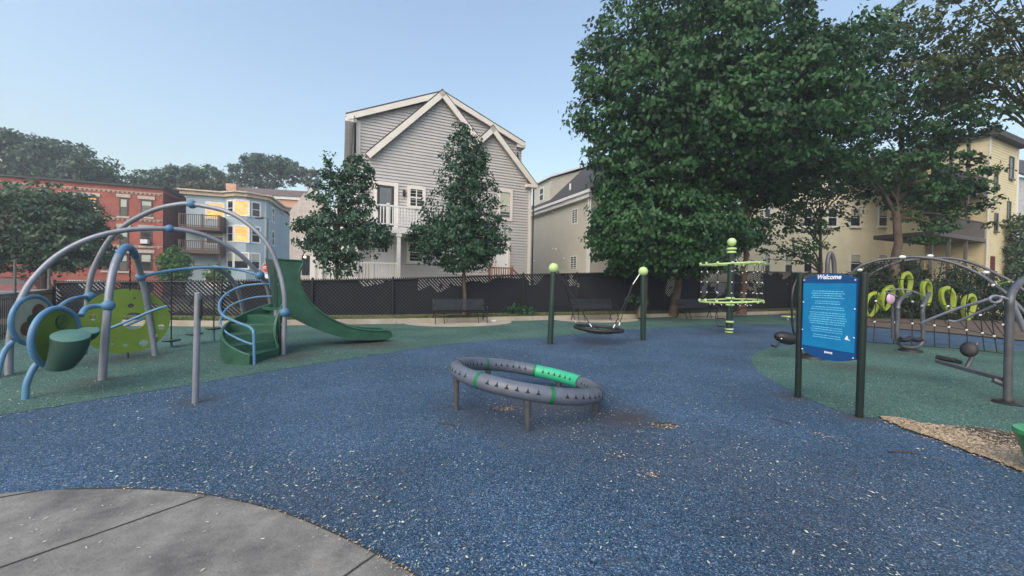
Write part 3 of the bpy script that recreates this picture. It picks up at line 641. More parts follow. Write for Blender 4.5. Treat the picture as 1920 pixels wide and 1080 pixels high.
Q3 = Plane((-25.2, 45.5), 5); b = MB(); a0 = Q3.px(543, 450)[0]; a1 = Q3.px(612, 450)[0]; z1 = Q3.px(570, 362)[1]; clap(b, Q3, [(a0, -.5), (a0, z1-2.2), (a0+1.6, z1), (a1, z1), (a1, -.5)], .2, .02); b.build('wall', mat('pink_beige_siding', (.50, .44, .40), .7), lowb)
a = Q3.px(569, 466); c = Q3.px(577, 447); window(lowb, Q3, a[0], c[0], a[1], c[1], white_p, glass_s, .12, .02)
a = Q3.px(566, 500); c = Q3.px(582, 479); b = MB(); b.pbox(Q3, a[0], c[0], a[1]-1, c[1], .02, .06); b.build('garage_opening', glass, lowb); b = MB(); q = Q3.px(573, 482); b.ball(Q3.at(q[0], q[1], .2), .12, 10); b.build('porch_light', mat('lamp_glow', (1, .8, .5), .5, emit=4), lowb)
# ============================================================ YELLOW APARTMENTS
YL = Plane((18, 29.5), 6); a0 = YL.px(1385, 450)[0]; a1 = YL.px(1745, 450)[0]; zt = 11.3
yh_ = thing('pale_yellow_apartments', (18, 29.5, 0), 'wide pale yellow clapboard apartment block behind the trees', 'building')
b = MB(); clap(b, YL, [(a0, 0), (a0, zt), (a1, zt), (a1, 0)], .16, .018); b.build('wall', pale_s, yh_)
b = MB(); b.pbox(YL, a0-.2, a1+.2, zt, zt+.3, -10, .35); b.build('roof', MATS['tar_roof'], yh_)
b = MB(); b.pbox(YL, a0-.03, a0+.15, 0, zt, 0, .04); b.build('corner_board', white_p, yh_)
for x, w_ in ((1438, 5), (1478, 7), (1514, 8), (1603, 10), (1656, 10), (1560, 9), (1705, 9)):
    for yc, hh in ((494, 15), (408, 15), (333, 14)):
        if yc == 494 and x == 1560: continue
        a, z = YL.px(x, yc); ww = w_*.04; window(yh_, YL, a-ww, a+ww, z-.65, z+.65, white_p, glass, .1, .018, dep=.05, sill=True, blind=random.choice([None, .4, None, .6]))
YR = Plane((29.3, 23.5), 24); a0 = YR.px(1851, 400)[0]; a1 = YR.px(1905, 400)[0]; zt = YR.px(1870, 262)[1]
yr_ = thing('yellow_triple_decker', (29.3, 23.5, 0), 'deep yellow clapboard triple decker with stacked rear porches at right', 'house')
b = MB(); clap(b, YR, [(a0, 0), (a0, zt), (a1, zt), (a1, 0)], .16, .018)
YI = YR.shift(-2.6); ai = YI.px(1735, 400)[0]; clap(b, YI, [(ai, 0), (ai, zt), (a0, zt), (a0, 0)], .16, .018)
YC = Plane(YR.at(a0, 0, -2.6), 0); YC.u = YR.n.copy(); YC.n = -YR.u; clap(b, YC, [(0, 0), (0, zt), (2.6, zt), (2.6, 0)], .16, .018); b.pbox(YR, a1-.2, a1-.02, 0, zt-.1, -9, -.05)
b.build('wall', yellow_s, yr_)
b = MB(); b.pbox(YR, a0-.25, a1+.3, zt, zt+.35, -9, .4); b.pbox(YR, ai, a0-.26, zt+.01, zt+.34, -9, -.4); b.build('roof', MATS['tar_roof'], yr_)
b = MB(); b.pbox(YR, a0-.04, a0+.12, 0, zt, 0, .045); b.pbox(YR, a1-.14, a1+.02, 0, zt, 0, .045); b.build('corner_board', trim_p, yr_)
for x0, x1, y0, y1 in ((1891, 1899, 297, 333), (1863, 1869, 325, 352), (1863, 1869, 402, 432), (1887, 1893, 380, 414), (1884, 1891, 466, 497)):
    a = YR.px(x0, y1); c = YR.px(x1, y0); window(yr_, YR, a[0], c[0], a[1], c[1], mat('grey_frame', (.12, .11, .11), .5), glass, .06, .018, dep=.05, sill=True)
a = YR.px(1855, 520); c = YR.px(1864, 481); b = MB(); b.pbox(YR, a[0], c[0], .2, c[1], .018, .05); b.build('door', mat('maroon_door', (.12, .02, .03), .5), yr_)
for yt, yb in ((408, 440), (318, 350)):
    zf = YR.px(1800, yb)[1]; zr = YR.px(1800, yt)[1]; a = YR.px(1752, 430)[0]; b = MB(); b.pbox(YR, a, a0-.03, zf-.22, zf, -2.55, 0); o = b.build('porch_deck', greywood, yr_)
    b = MB(); b.pbox(YR, a, a0-.03, zr-.07, zr, -.1, 0)
    for s in np.arange(a, a0-.1, .13): b.pbox(YR, s, s+.06, zf, zr, -.08, -.03)
    b.build('railing', greywood, o)
b = MB()
for x in (1752, 1785, 1817):
    a = YR.px(x, 430)[0]; b.pbox(YR, a, a+.13, 0, zt-.3, -.2, -.07)
b.build('porch_post', greywood, yr_)
for z in (1, 4.2, 7.4): b = MB(); b.pbox(YI, ai+1.2, ai+2.1, z, z+2, .02, .06); b.build('porch_door', brownw, yr_)
wh = thing('white_house', (41, 30, 0), 'sliver of pale grey house at the far right edge', 'house')
WP = Plane((41, 30), 15); a = WP.px(1908, 400)[0]; b = MB(); clap(b, WP, [(a, 0), (a, 10.2), (a+9, 10.2), (a+9, 0)], .16, .018); b.build('wall', mat('pale_grey_siding', (.5, .5, .52), .6), wh)
b = MB(); b.prism([WP.at(a-.3, 10.2, .3), WP.at(a+9, 10.2, .3), WP.at(a+9, 13, -3), WP.at(a+1, 13, -3)], (0, 0, .15)); b.build('roof', shingle, wh)
for z in (2, 5, 8): window(wh, WP, a+1.1, a+2.0, z, z+1.4, white_p, glass, .1, .018)
# low wooden deck fence behind hedge
wf = thing('wooden_fence', (20, 24.6, 0), 'low weathered picket fence behind hedge in front of yellow houses', 'fence')
WF = Plane((19.2, 24.3), 23); b = MB(); a0 = WF.px(1690, 500)[0]; a1 = WF.px(1790, 500)[0]
for s in np.arange(a0, a1, .14): b.pbox(WF, s, s+.1, .3, WF.px(1740, 492)[1], 0, .03)
b.build('pickets', mat('tan_wood', (.30, .22, .12), .8, .2, 6), wf); b = MB(); z = WF.px(1740, 496)[1]; b.pbox(WF, a0, a1, z-.1, z, -.05, 0); b.build('rail', MATS['tan_wood'], wf)
# ============================================================ PLAY EQUIPMENT MATERIALS
grey_t = mat('grey_tube', (.23, .245, .29), .38, .14, 5, .15, 90, metal=.25)
dgrey_t = mat('dark_grey_tube', (.095, .10, .115), .42, .2, 5, .15, 90, metal=.3)
blue_t = mat('blue_tube', (.09, .215, .36), .35, .12, 4)
blue_b = mat('blue_joint', (.07, .18, .32), .5, .15, 6)
green_p = mat('green_plastic', (.022, .088, .055), .42, .3, 5, .12, 30)
dgreen_p = mat('dark_green_plastic', (.018, .055, .042), .4, .2, 4)
drum_top = mat('drum_top', (.07, .17, .14), .55, .1, 5)
lime_p = mat('lime_panel', (.125, .205, .024), .42, .18, 3)
lime_b = mat('lime_ball', (.46, .62, .26), .5, .1, 5)
lime_l = mat('lime_loop', (.30, .37, .045), .45, .15, 3)
post_g = mat('dark_green_post', (.012, .032, .026), .35, .2, 4)
post_b = mat('black_green_post', (.010, .020, .018), .3, .2, 4)
rope_d = mat('dark_rope', (.02, .02, .022), .8, .2, 20)
rope_g = mat('grey_rope', (.16, .17, .18), .8, .2, 20)
white_k = mat('white_clip', (.75, .76, .76), .4, .06, 4)
seat_b = mat('black_seat', (.012, .012, .014), .5, .2, 8, .2, 60)
spin_g = mat('spinner_grey', (.105, .122, .16), .34, .15, 9, .25, 160)
spin_m = mat('spinner_mint', (.035, .40, .21), .45, .12, 9, .2, 160)
spin_b = mat('spinner_green_band', (.008, .14, .05), .5, .15, 9)
notch_m = mat('notch_dark', (.014, .014, .018), .7)
steel = mat('galvanised', (.15, .15, .155), .4, .25, 8, metal=.6)
V = Vector
def smooth_path(l): return spline([D(x, y, Y) if Y else G(x, y) for x, y, Y in l], 6)
# ============================================================ RING SPINNER
C0 = V((.19, 4.72, 0)); RR_ = .862; TR = .088
nrm = V((.15, .085, 1)).normalized(); RZ = .325
def rp_(deg, r=RR_, h=0, ts=0):
    x, y = math.cos(R(deg)), math.sin(R(deg)); e1 = V((1, 0, -.15)).normalized(); e2 = nrm.cross(e1)
    return V((C0.x, C0.y, RZ))+(e1*x+e2*y)*r+nrm*h
sp = thing('spinner_ring', C0, 'tilted grey ring spinner with one mint green segment on short steel legs', 'spinner')
js = [27+51.43*i for i in range(7)]
for i in range(7):
    a, b = js[i]+.5, js[i]+50.9; m = MB(); band = i in (1, 2, 4, 5)
    m.tube([rp_(a+(b-a)*k/18) for k in range(19)], [TR*.985]+[TR]*17+[TR*.985], 22)
    ns = 6
    for side in (1, -1):
        for k in range(ns):
            c = a+9+(b-a-18)*k/(ns-1); h = .020; hw = 1.5
            def sf(ang, th, ex=.0015):
                t = math.radians(th); return rp_(ang, RR_+side*(TR+ex)*math.cos(t), (TR+ex)*math.sin(t))
            top, lo = sf(c, 36), 2
            m.add([top, sf(c-hw, lo), sf(c+hw, lo), sf(c, 14, .006)], [(0, 1, 3), (0, 3, 2), (1, 2, 3)] if side == 1 else [(0, 3, 1), (0, 2, 3), (1, 3, 2)], 1)
    m.build('ring_segment', [spin_m if i == 0 else spin_g, notch_m], sp, True)
    if js[i] > 0:
        q = MB(); wd = 2.6 if i in (1, 2, 4, 5) else .6
        q.tube([rp_(js[i]+wd*(k/4-.5)) for k in range(5)], TR+.0025, 22); q.build('joint_band', spin_b if wd > 1 else notch_m, sp, True)
for d_ in (269, 341, 53, 125, 197):
    top = rp_(d_, RR_, -TR*.75); gx = rp_(d_); f = MB(); bt_ = V((gx.x, gx.y, -.02)); f.tube([top+V((0, 0, .03)), top-V((0, 0, .04)), bt_], [.044, .040, .020], 14); f.build('leg', steel, sp, True)
# ============================================================ BASKET SWING
sl, sr_ = G(1031, 645), G(1206, 638)
sw_ = thing('basket_swing', (sl+sr_)/2, 'black basket swing hung between two dark green posts topped by lime balls', 'swing')
tl = D(1038, 505, sl.y+.05); trr = D(1206, 511, sr_.y)
for g0, t0 in ((sl, tl), (sr_, trr)):
    m = MB(); m.tube([g0-V((0, 0, .1)), t0], .072, 20); m.build('post', post_g, sw_, True)
    m = MB(); m.ball(t0+V((0, 0, .03)), .125, 24); m.build('ball_cap', lime_b, sw_, True)
bc = D(1122, 616, 9.85); br_ = .60
def rim(a, r=br_, dz=0): return bc+V((math.cos(R(a))*r, math.sin(R(a))*r, dz-.03*math.cos(R(a))))
m = MB(); m.tube([rim(a) for a in range(0, 360, 10)], .042, 12, closed=True); m.build('seat_rim', seat_b, sw_, True)
m = MB()
for k in range(-4, 5):
    o = k*.13; L_ = math.sqrt(br_**2-o*o)
    for s in (0, 1):
        p = []
        for i in range(9):
            t = -L_+2*L_*i/8; x, y = (t, o) if s == 0 else (o, t); rr = math.hypot(x, y)/br_; ca, sa_ = math.cos(.8), math.sin(.8)
            p.append(bc+V((x*ca-y*sa_, x*sa_+y*ca, -.13*(1-rr*rr)-.03*(x*ca-y*sa_)/br_)))
        m.tube(p, .011, 6)
m.build('seat_net', rope_d, sw_, True)
for t0, dx, angs in ((tl, 1, (150, 245)), (trr, -1, (20, 290))):
    a = t0+V((.1*dx, 0, -.05)); kn = a+V((.17*dx, 0, -.27)); m = MB(); m.tube([a, kn], .014, 8); m.build('hanger', white_k if dx < 0 else rope_d, sw_)
    for an in angs:
        e = rim(an, br_, .03); m = MB(); m.tube([kn, e], .010, 6); m.build('rope', rope_d, sw_)
        m = MB(); m.tube([kn.lerp(e, .88), kn.lerp(e, .95)], .015, 8); m.build('rope_clip', white_k, sw_)
# ============================================================ NET TOWER
nc = G(1367, 624); nt = thing('net_tower', nc, 'spinning net climber with lime rings and ball on a dark green mast', 'climber'); top = D(1372, 454, nc.y)
lean = V((top.x-nc.x, 0, 0))/top.z
def nx(z): return V((nc.x, nc.y, 0))+lean*z+V((0, 0, z))
zt_ = top.z; zu = D(1372, 495, nc.y).z; zl = D(1370, 564, nc.y).z; rn = .90
m = MB(); m.tube([nx(0)-V((0, 0, .1)), nx(zt_-.3)], .10, 20); m.build('mast', post_g, nt, True)
m = MB(); m.ball(nx(zt_), .135, 24); m.build('ball_cap', lime_b, nt, True)
for z, r_, h in ((zt_-.22, .15, .08), (zt_-.33, .14, .08), (zl+.08, .14, .08), (zl-.13, .13, .07), (.36, .13, .07), (.12, .13, .06), (.03, .12, .05)): m = MB(); m.lathe([(r_*.8, -h/2), (r_, -h/4), (r_, h/4), (r_*.8, h/2)], nx(z), 24); m.build('collar', lime_b, nt, True)
def rg(z, r=rn, n=40, tilt=0): return [nx(z)+V((math.cos(2*math.pi*k/n)*r, math.sin(2*math.pi*k/n)*r, tilt*math.cos(2*math.pi*k/n))) for k in range(n)]
for z in (zu, zl): m = MB(); m.tube(rg(z, tilt=.05), .028, 10, closed=True); m.build('ring', lime_b, nt, True)
m = MB(); kb = MB(); nv = 14
for k in range(nv):
    a = 2*math.pi*k/nv+.2; d = V((math.cos(a), math.sin(a), 0)); p = [nx(zu)+d*rn, nx((zu+zl)/2)+d*rn*.95, nx(zl)+d*rn]; m.tube(spline(p, 4), .010, 5)
    if k % 2: m.tube([nx(zt_-.4)+d*.1, nx(zu)+d*rn], .010, 5)
    m.tube([nx(zl)+d*rn, nx(zl-.35)+d*.12], .010, 5)
    for f in (.22, .5, .78): kb.ball(nx(zl+(zu-zl)*f)+d*rn*.96, .024, 8)
    for z in (zu, zl): kb.ball(nx(z)+d*(rn+.005), .045, 8, mi=1)
    kb.ball(nx(zl-.12)+d*rn*.65, .022, 8)
for f in (.22, .5, .78): m.tube(rg(zl+(zu-zl)*f-.01, rn*.955, 28), .009, 5, closed=True)
m.build('net', rope_d, nt); kb.build('net_knot', [white_k, lime_b], nt, True)
m = MB(); a = D(1341, 597, nc.y-.1); b = D(1358, 597, nc.y-.1); c = D(1345, 612, nc.y-.2); d = D(1366, 613, nc.y-.05); m.tube([a, b], .018, 6); m.tube([c, d], .022, 6); m.tube([D(1346, 570, nc.y-.4), a, c], .008, 5); m.tube([b, d], .008, 5); m.build('foot_loop', rope_d, nt)
# ============================================================ BENCHES
def bench():
    t = thing('park_bench', (0, 0, 0), None, 'bench', 'black slatted benches along the kerb'); L_ = 1.85
    b = MB(); s = -L_/2
    while s < L_/2:
        b.prism([V((s, -.24, .40)), V((s, -.20, .425)), V((s, 0, .41)), V((s, .20, .425)), V((s, .20, .41)), V((s, 0, .395)), V((s, -.20, .41)), V((s, -.24, .385))], (.024, 0, 0)); s += .043
    b.tube([(-L_/2, -.22, .395), (L_/2, -.22, .395)], .014, 6); b.tube([(-L_/2, .2, .405), (L_/2, .2, .405)], .014, 6); b.build('seat', black_m, t)
    b = MB(); s = -L_/2
    while s < L_/2:
        b.prism([V((s, .21, .44)), V((s, .26, .66)), V((s, .33, .84)), V((s, .355, .83)), V((s, .285, .655)), V((s, .235, .435))], (.024, 0, 0)); s += .043
    b.tube([(-L_/2, .22, .45), (L_/2, .22, .45)], .014, 6); b.tube([(-L_/2, .345, .845), (L_/2, .345, .845)], .016, 6); b.build('backrest', mat('bench_sheen', (.022, .022, .03), .3), t)
    for x in (-L_/2-.02, L_/2+.02):
        b = MB(); b.tube(spline([(x, -.3, 0), (x, -.22, .2), (x, -.25, .4), (x, -.24, .6), (x, 0, .64), (x, .27, .62)], 4), .018, 8); b.build('armrest', black_m, t, True)
        b = MB(); b.tube(spline([(x, .34, 0), (x, .24, .2), (x, .2, .42), (x, .27, .66), (x, .345, .85)], 4), .018, 8); b.build('leg', black_m, t, True)
    for x in (-L_/2+.3, L_/2-.3): b = MB(); b.tube(spline([(x, -.24, 0), (x, -.15, .2), (x, -.05, .39)], 4), .016, 8); b.build('leg', black_m, t, True)
    return t
b1 = bench(); b2 = copy_tree(b1); b3 = copy_tree(b1)
for o, (x, y), l in ((b1, (863, 605.5), 'black slatted bench in front of the right slim tree, clear of the swing'), (b2, (1116, 600.5), 'black slatted bench seen through the ropes of the basket swing'), (b3, (1308, 596.5), 'black slatted bench partly behind the net tower')):
    p = G(x, y); o.location = (p.x, p.y, .008); o.rotation_euler.z = R(21); o['label'] = l
m = MB(); p = G(925, 603); m.box(p+V((0, 0, .035)), (.16, .1, .05), .5); o = m.build('litter_bag', white_k); tag(o, 'small crumpled white bag on the concrete beside a bench', 'litter')
# ============================================================ CLIMBING STRUCTURE
cs = thing('climbing_structure', (-6, 7, 0), 'large climbing structure of grey arches, blue hoops, spiral steps and green slide', 'climber')
A_ = smooth_path([(17, 703, 0), (18, 650, 5.72), (24, 606, 5.75), (40, 560, 5.85), (65, 520, 6.0), (110, 478, 6.25), (170, 447, 6.5), (240, 431, 6.8), (318, 429, 7.15), (380, 440, 7.45), (440, 470, 7.8), (480, 507, 8.1), (498, 530, 8.3), (507, 565, 8.45), (511, 610, 8.5), (512, 648, 0)])
B_ = smooth_path([(158, 665, 0), (159, 620, 7.25), (163, 574, 7.25), (168, 531, 7.26), (179, 496, 7.28), (206, 449, 7.3), (241, 418, 7.32), (288, 394, 7.35), (330, 384, 7.4), (360, 383, 7.43), (420, 395, 7.48), (460, 416, 7.5), (500, 455, 7.55), (521, 500, 7.6), (532, 545, 7.6), (534, 586, 7.6), (531, 665, 0)])
C__ = smooth_path([(192, 713, 0), (196, 650, 5.5), (200, 600, 5.52), (206, 540, 5.6), (214, 500, 5.75), (226, 474, 5.95), (238, 463, 6.2), (250, 471, 6.5), (258, 490, 6.8), (265, 520, 7.0), (272, 550, 7.1), (281, 600, 7.2), (291, 667, 0)])
for P_, r_ in ((A_, .043), (B_, .043), (C__, .047)): m = MB(); m.tube(P_, r_, 16); m.build('arch_tube', grey_t, cs, True)
def ball_at(x, y, Y, r=.1): m = MB(); m.ball(D(x, y, Y), r, 20); m.lathe([(r*.25, r*.93), (r*.25, r*1.02), (r*.1, r*1.02)], D(x, y, Y), 10); m.build('joint_ball', blue_b, cs, True)
for a in ((318, 429, 7.15, .075), (360, 383, 7.43, .082), (487, 516, 8.15, .09), (534, 586, 7.6, .095), (264, 519, 7.0, .08), (203, 573, 5.54, .078), (168, 556, 7.25, .09)): ball_at(*a)
m = MB(); m.tube(smooth_path([(219, 488, 5.84), (228, 471, 5.98), (238, 463, 6.2), (248, 468, 6.42), (254, 481, 6.6)]), .055, 16); m.build('elbow_joint', blue_b, cs, True)
def hoop(cx, cy, Y, r, u, rt=.033):
    c = D(cx, cy, Y); u = V(u).normalized(); up = V((0, 0, 1)); n = u.cross(up); m = MB()
    m.tube([c+(u*math.cos(R(a))+up*math.sin(R(a)))*r for a in range(0, 360, 9)], rt, 12, closed=True); m.build('hoop', blue_t, cs, True); return c, u, n
def disc(c, u, n, r, t, m_, name, parent=cs, du=0, dz=0, k=40, tooth=0):
    m = MB(); b = c+u*du+V((0, 0, dz)); pts = [b+(u*math.cos(2*math.pi*i/k)+V((0, 0, 1))*math.sin(2*math.pi*i/k))*(r*(1-tooth*(i % 2))) for i in range(k)]; m.prism([p-n*t/2 for p in pts], n*t); return m.build(name, m_, parent)
c1, u1_, n1 = hoop(106, 632, 4.9, .37, (-.3, .95, 0))
if n1.dot(V((0, 0, CAMZ))-c1) < 0: n1 = -n1
pl = disc(c1, u1_, n1, .335, .02, lime_p, 'panel')
disc(c1+n1*.014, u1_, n1, .095, .012, green_p, 'spiral_plate', pl, .06, .19)
for r_ in (.07, .045, .02):
    m = MB(); b = c1+n1*.022+u1_*.06+V((0, 0, .19)); m.tube([b+(u1_*math.cos(R(a))+V((0, 0, 1))*math.sin(R(a)))*r_ for a in range(0, 360, 20)], .005, 6, closed=True); m.build('spiral_groove', lime_p, pl)
for x, y, Y, r_, h in ((133, 630, 4.72, .170, .37), (166, 621, 4.98, .105, .14)):
    q = D(x, y, Y); tq = V((.30, -.22, 1)).normalized(); Q = V((0, 0, 1)).rotation_difference(tq).to_matrix(); m = MB()
    pr_ = []
    N = 10
    vs = []
    for i in range(N+1):
        f = i/N; cc_ = q-V((0, 0, h*f))-n1*(.10*f*f); rr = r_*(1-.25*f**2); vs.append((cc_, rr))
    n_ = 28; vv = []; ff = []
    for i, (cc_, rr) in enumerate(vs): vv += [cc_+Q@V((rr*math.cos(2*math.pi*j/n_), rr*math.sin(2*math.pi*j/n_), 0)) for j in range(n_)]
    for i in range(N): ff += [(i*n_+j, (i+1)*n_+j, (i+1)*n_+(j+1) % n_, i*n_+(j+1) % n_) for j in range(n_)]
    ff += [tuple(range(N*n_, (N+1)*n_))[::-1]]; m.add(vv, ff); o = m.build('drum', dgreen_p, cs, True)
    m = MB(); m.lathe([(r_*.96, -.008), (r_*1.0, -.002), (r_*1.0, .008), (r_*.95, .014)], q, 28, rot=Q); m.build('drum_head', drum_top, o, True)
for P_ in ([(76, 674, 4.72), (62, 692, 4.66), (50, 720, 4.6), (47, 749, 0)], [(152, 592, 5.2), (160, 579, 5.3), (178, 574, 5.45), (203, 573, 5.54)], [(108, 578, 6.4), (126, 565, 6.7), (146, 558, 7.0), (168, 556, 7.25)], [(24, 640, 5.7), (8, 660, 5.6), (-4, 700, 5.5), (-8, 735, 5.45)], [(205, 616, 6.4), (240, 602, 6.5), (285, 583, 6.6), (313, 574, 6.7)], [(236, 611, 6.5), (269, 597, 6.6)]):
    m = MB(); m.tube(smooth_path(P_), .033 if P_[0][0] not in (205, 236) else .022, 12); m.build('blue_arm', blue_t, cs, True)
c2, u2_, n2 = hoop(62, 600, 6.0, .37, (-.3, .95, 0))
if n2.dot(V((0, 0, CAMZ))-c2) < 0: n2 = -n2
p2 = disc(c2, u2_, n2, .335, .02, mat('cream_panel', (.38, .38, .33), .5), 'panel'); gearm = mat('brown_gear', (.13, .055, .04), .5); 
for du, dz, r_, mm in ((.08, .13, .12, gearm), (-.13, -.12, .11, gearm), (-.04, .0, .09, green_p)): disc(c2+n2*.016, u2_, n2, r_, .012, mm, 'gear', p2, du, dz, 36, .14); disc(c2+n2*.025, u2_, n2, r_*.35, .01, MATS['brown_wood'], 'gear_hub', p2, du, dz, 20)
# big lime disc with round holes
c3 = D(238, 602, 7.0); u3 = V((.71, .70, 0)).normalized(); n3 = V((.70, -.71, 0)).normalized(); o3 = disc(c3, u3, n3, .59, .035, lime_p, 'disc_panel', cs, k=64)
ct = MB()
for du, dz, r_ in ((.09, .0, .155), (.36, .27, .055), (-.42, .09, .05), (.46, -.14, .05), (.22, -.42, .06), (.38, -.30, .035), (-.02, -.44, .03), (.30, -.22, .025), (-.2, .38, .022), (.1, .42, .02), (.05, .28, .04), (-.37, -.1, .025), (.47, .08, .02), (-.18, -.40, .02), (-.3, -.3, .018)):
    b = c3+u3*du+V((0, 0, dz)); k = 28; pts = [b+(u3*math.cos(2*math.pi*i/k)+V((0, 0, 1))*math.sin(2*math.pi*i/k))*r_-n3*.1 for i in range(k)]; ct.prism(pts, n3*.2)
cto = ct.build('cutter', lime_p); cto.location = -V(cs.location)*0; md = o3.modifiers.new('b', 'BOOLEAN'); md.object = cto; md.operation = 'DIFFERENCE'; md.solver = 'EXACT'
bpy.context.view_layer.update(); dg = bpy.context.evaluated_depsgraph_get(); nm = bpy.data.meshes.new_from_object(o3.evaluated_get(dg)); o3.modifiers.clear(); o3.data = nm; bpy.data.objects.remove(cto)
m = MB()
for i in range(10): m.tube([D(243.5, 466+i*8, 6.3+.06*i)+V((.008*(i % 2), 0, 0)), D(243.5, 472+i*8, 6.35+.06*i)], .011, 6)
m.build('chain', rope_d, cs); m = MB(); m.tube([c3+V((0, 0, -.57)), V((c3.x, c3.y, 0))], .03, 10); m.build('disc_post', dgrey_t, cs, True)
rl = smooth_path([(264, 519, 7.0), (300, 511, 7.3), (350, 504, 7.7), (405, 501, 8.0), (450, 506, 8.15), (487, 516, 8.15)]); m = MB(); m.tube(rl, .03, 12); m.build('overhead_rail', blue_t, cs, True)
m = MB(); m.tube(smooth_path([(402, 501, 8.0), (424, 514, 8.3), (444, 540, 8.6), (456, 580, 8.9), (461, 638, 0)]), .05, 12); m.build('rail_leg', grey_t, cs, True)
for x, y, Y, rope in ((321, 637, 8.15, 508), (364, 625, 8.6, 0), (401, 614.5, 8.9, 502)):
    q = D(x, y, Y); m = MB(); m.lathe([(.05, -.05), (.15, -.025), (.165, 0), (.155, .012)], q, 22); o = m.build('stepping_disc', dgreen_p, cs, True)
    m = MB(); m.tube([q, V((q.x, q.y, -.02))], .022, 8); m.build('stem', blue_b, o)
    if rope: m = MB(); m.tube([q, D(x+1, rope, Y-.3)], .012, 6); m.build('rope', rope_d, o)
# spiral steps
SC = G(531, 665); SC.z = 0
def sp_(a, r, z): return SC+V((math.cos(R(a))*r, math.sin(R(a))*r, z))
stt = MB(); rise = .15; da = 26; NS = 5; a00 = -92; ri, ro = .17, .95
for k in range(NS+1):
    a = a00-da*k; b = a-da-2 if k < NS else a-14; z1 = rise*(k+1); z0 = z1-rise-.03; seg = 6; vs = []
    for i in range(seg+1):
        t = a+(b-a)*i/seg; vs += [sp_(t, ri, z0), sp_(t, ro, z0), sp_(t, ro, z1), sp_(t, ri, z1)]
    fs = [(0, 3, 2, 1), (4*seg, 4*seg+1, 4*seg+2, 4*seg+3)]
    for i in range(seg):
        o = 4*i; fs += [(o+j, o+(j+1) % 4, o+4+(j+1) % 4, o+4+j) for j in range(4)]
    stt.add(vs, fs)
so = stt.build('spiral_steps', green_p, cs, bevel=.012)
def band(r, t, lo, hi, name, a_s=a00+3, a_e=a00-da*NS-30, m_=green_p):
    m = MB(); vs = []; n_ = 36
    for i in range(n_+1):
        f = i/n_; a = a_s+(a_e-a_s)*f; z = rise*max(0, (a00-a)/da)+rise*.6; z = min(z, rise*(NS+1)); vs += [sp_(a, r, max(-.02, z+lo)), sp_(a, r+t, max(-.02, z+lo)), sp_(a, r+t, z+hi), sp_(a, r, z+hi)]
    fs = [(0, 3, 2, 1), (4*n_, 4*n_+1, 4*n_+2, 4*n_+3)]
    for i in range(n_): o = 4*i; fs += [(o+j, o+(j+1) % 4, o+4+(j+1) % 4, o+4+j) for j in range(4)]
    m.add(vs, fs); return m.build(name, m_, so, True, bevel=.012)
band(ro, .05, -.24, .11, 'outer_stringer'); band(ri-.05, .05, -.25, .12, 'inner_stringer')
HY = [6.62, 6.62, 6.66, 6.72, 6.95, 7.3, 7.55, 7.8, 8.0, 8.15, 8.25, 8.3]
h1 = [(477, 684), (476, 630), (473, 618), (465, 612), (444, 604), (418, 591), (411, 576), (415, 561), (431, 547), (454, 537), (482, 533), (508, 532)]
h2 = [(474, 646), (462, 642), (450, 637), (434, 629), (422, 621), (413, 606), (418, 589), (431, 574), (454, 563.5), (482, 557), (510, 555.5)]
m = MB(); m.tube(spline([D(x, y, Y) for (x, y), Y in zip(h1, HY)], 5), .024, 12); m.build('handrail', blue_t, so, True)
m = MB(); m.tube(spline([D(x, y, Y) for (x, y), Y in zip(h2, [6.62, 6.7, 6.8, 6.95, 7.1, 7.4, 7.65, 7.85, 8.0, 8.15, 8.25])], 5), .019, 12); m.build('handrail', blue_t, so, True)
m = MB(); m.tube(smooth_path([(518, 509, 8.3), (510, 511, 8.25), (507, 517, 8.25), (507, 534, 8.25), (510, 543, 8.25), (519, 545, 8.3)]), .026, 10); m.build('grab_loop', blue_t, so, True)
for x, y in ((423, 669),): q = G(x, y); m = MB(); m.tube([q, q+V((0, 0, .5))], .022, 8); m.build('stair_leg', dgreen_p, so)
# slide
SLp = Plane((-4.89, 8.0), 35.7)
topl = spline([V((*SLp.px(x, y), 0)) for x, y in [(521, 486), (545, 488), (568, 491), (562, 508), (562, 528), (570, 550), (588, 574), (613, 593), (640, 607), (668, 616), (700, 620), (729, 621), (735, 632)]], 4)
botl = spline([V((*SLp.px(x, y), 0)) for x, y in [(729, 635), (700, 638), (665, 637), (630, 630), (588, 615), (555, 600), (521, 582)]], 4)
W_ = .58; wallp = [(v.x, v.y) for v in topl+botl]
m = MB(); m.prism([SLp.at(a, z, 0) for a, z in wallp], -SLp.n*.04); m.prism([SLp.at(max(a, .28), z, -W_) for a, z in wallp], -SLp.n*.04)
bot = [(v.x, v.y) for v in botl][::-1]; vs = []
for i, (a, z) in enumerate(bot): vs += [SLp.at(a, z+.015, -.02), SLp.at(a, z+.015, -W_-.02), SLp.at(a, z+.055, -W_-.02), SLp.at(a, z+.055, -.02)]
m.add(vs, [(4*i+j, 4*i+(j+1) % 4, 4*i+4+(j+1) % 4, 4*i+4+j) for i in range(len(bot)-1) for j in range(4)])
sl_ = m.build('slide', green_p, cs, False, bevel=.015)
m = MB(); m.tube([SLp.at(v.x, v.y, 0) for v in topl], .024, 10); m.tube([SLp.at(v.x, v.y, -W_-.02) for v in topl if v.x > .28], .024, 10); m.build('rim', green_p, sl_, True)
q = [SLp.at(0, SLp.px(521, 488)[1], 0), SLp.at(0, SLp.px(521, 582)[1], 0), D(515, 560, 8.55), D(514, 520, 8.55), D(503, 485, 8.55)]; m = MB(); m.prism(q, V((-.05, -.03, 0))); m.build('hood_side', dgreen_p, sl_)
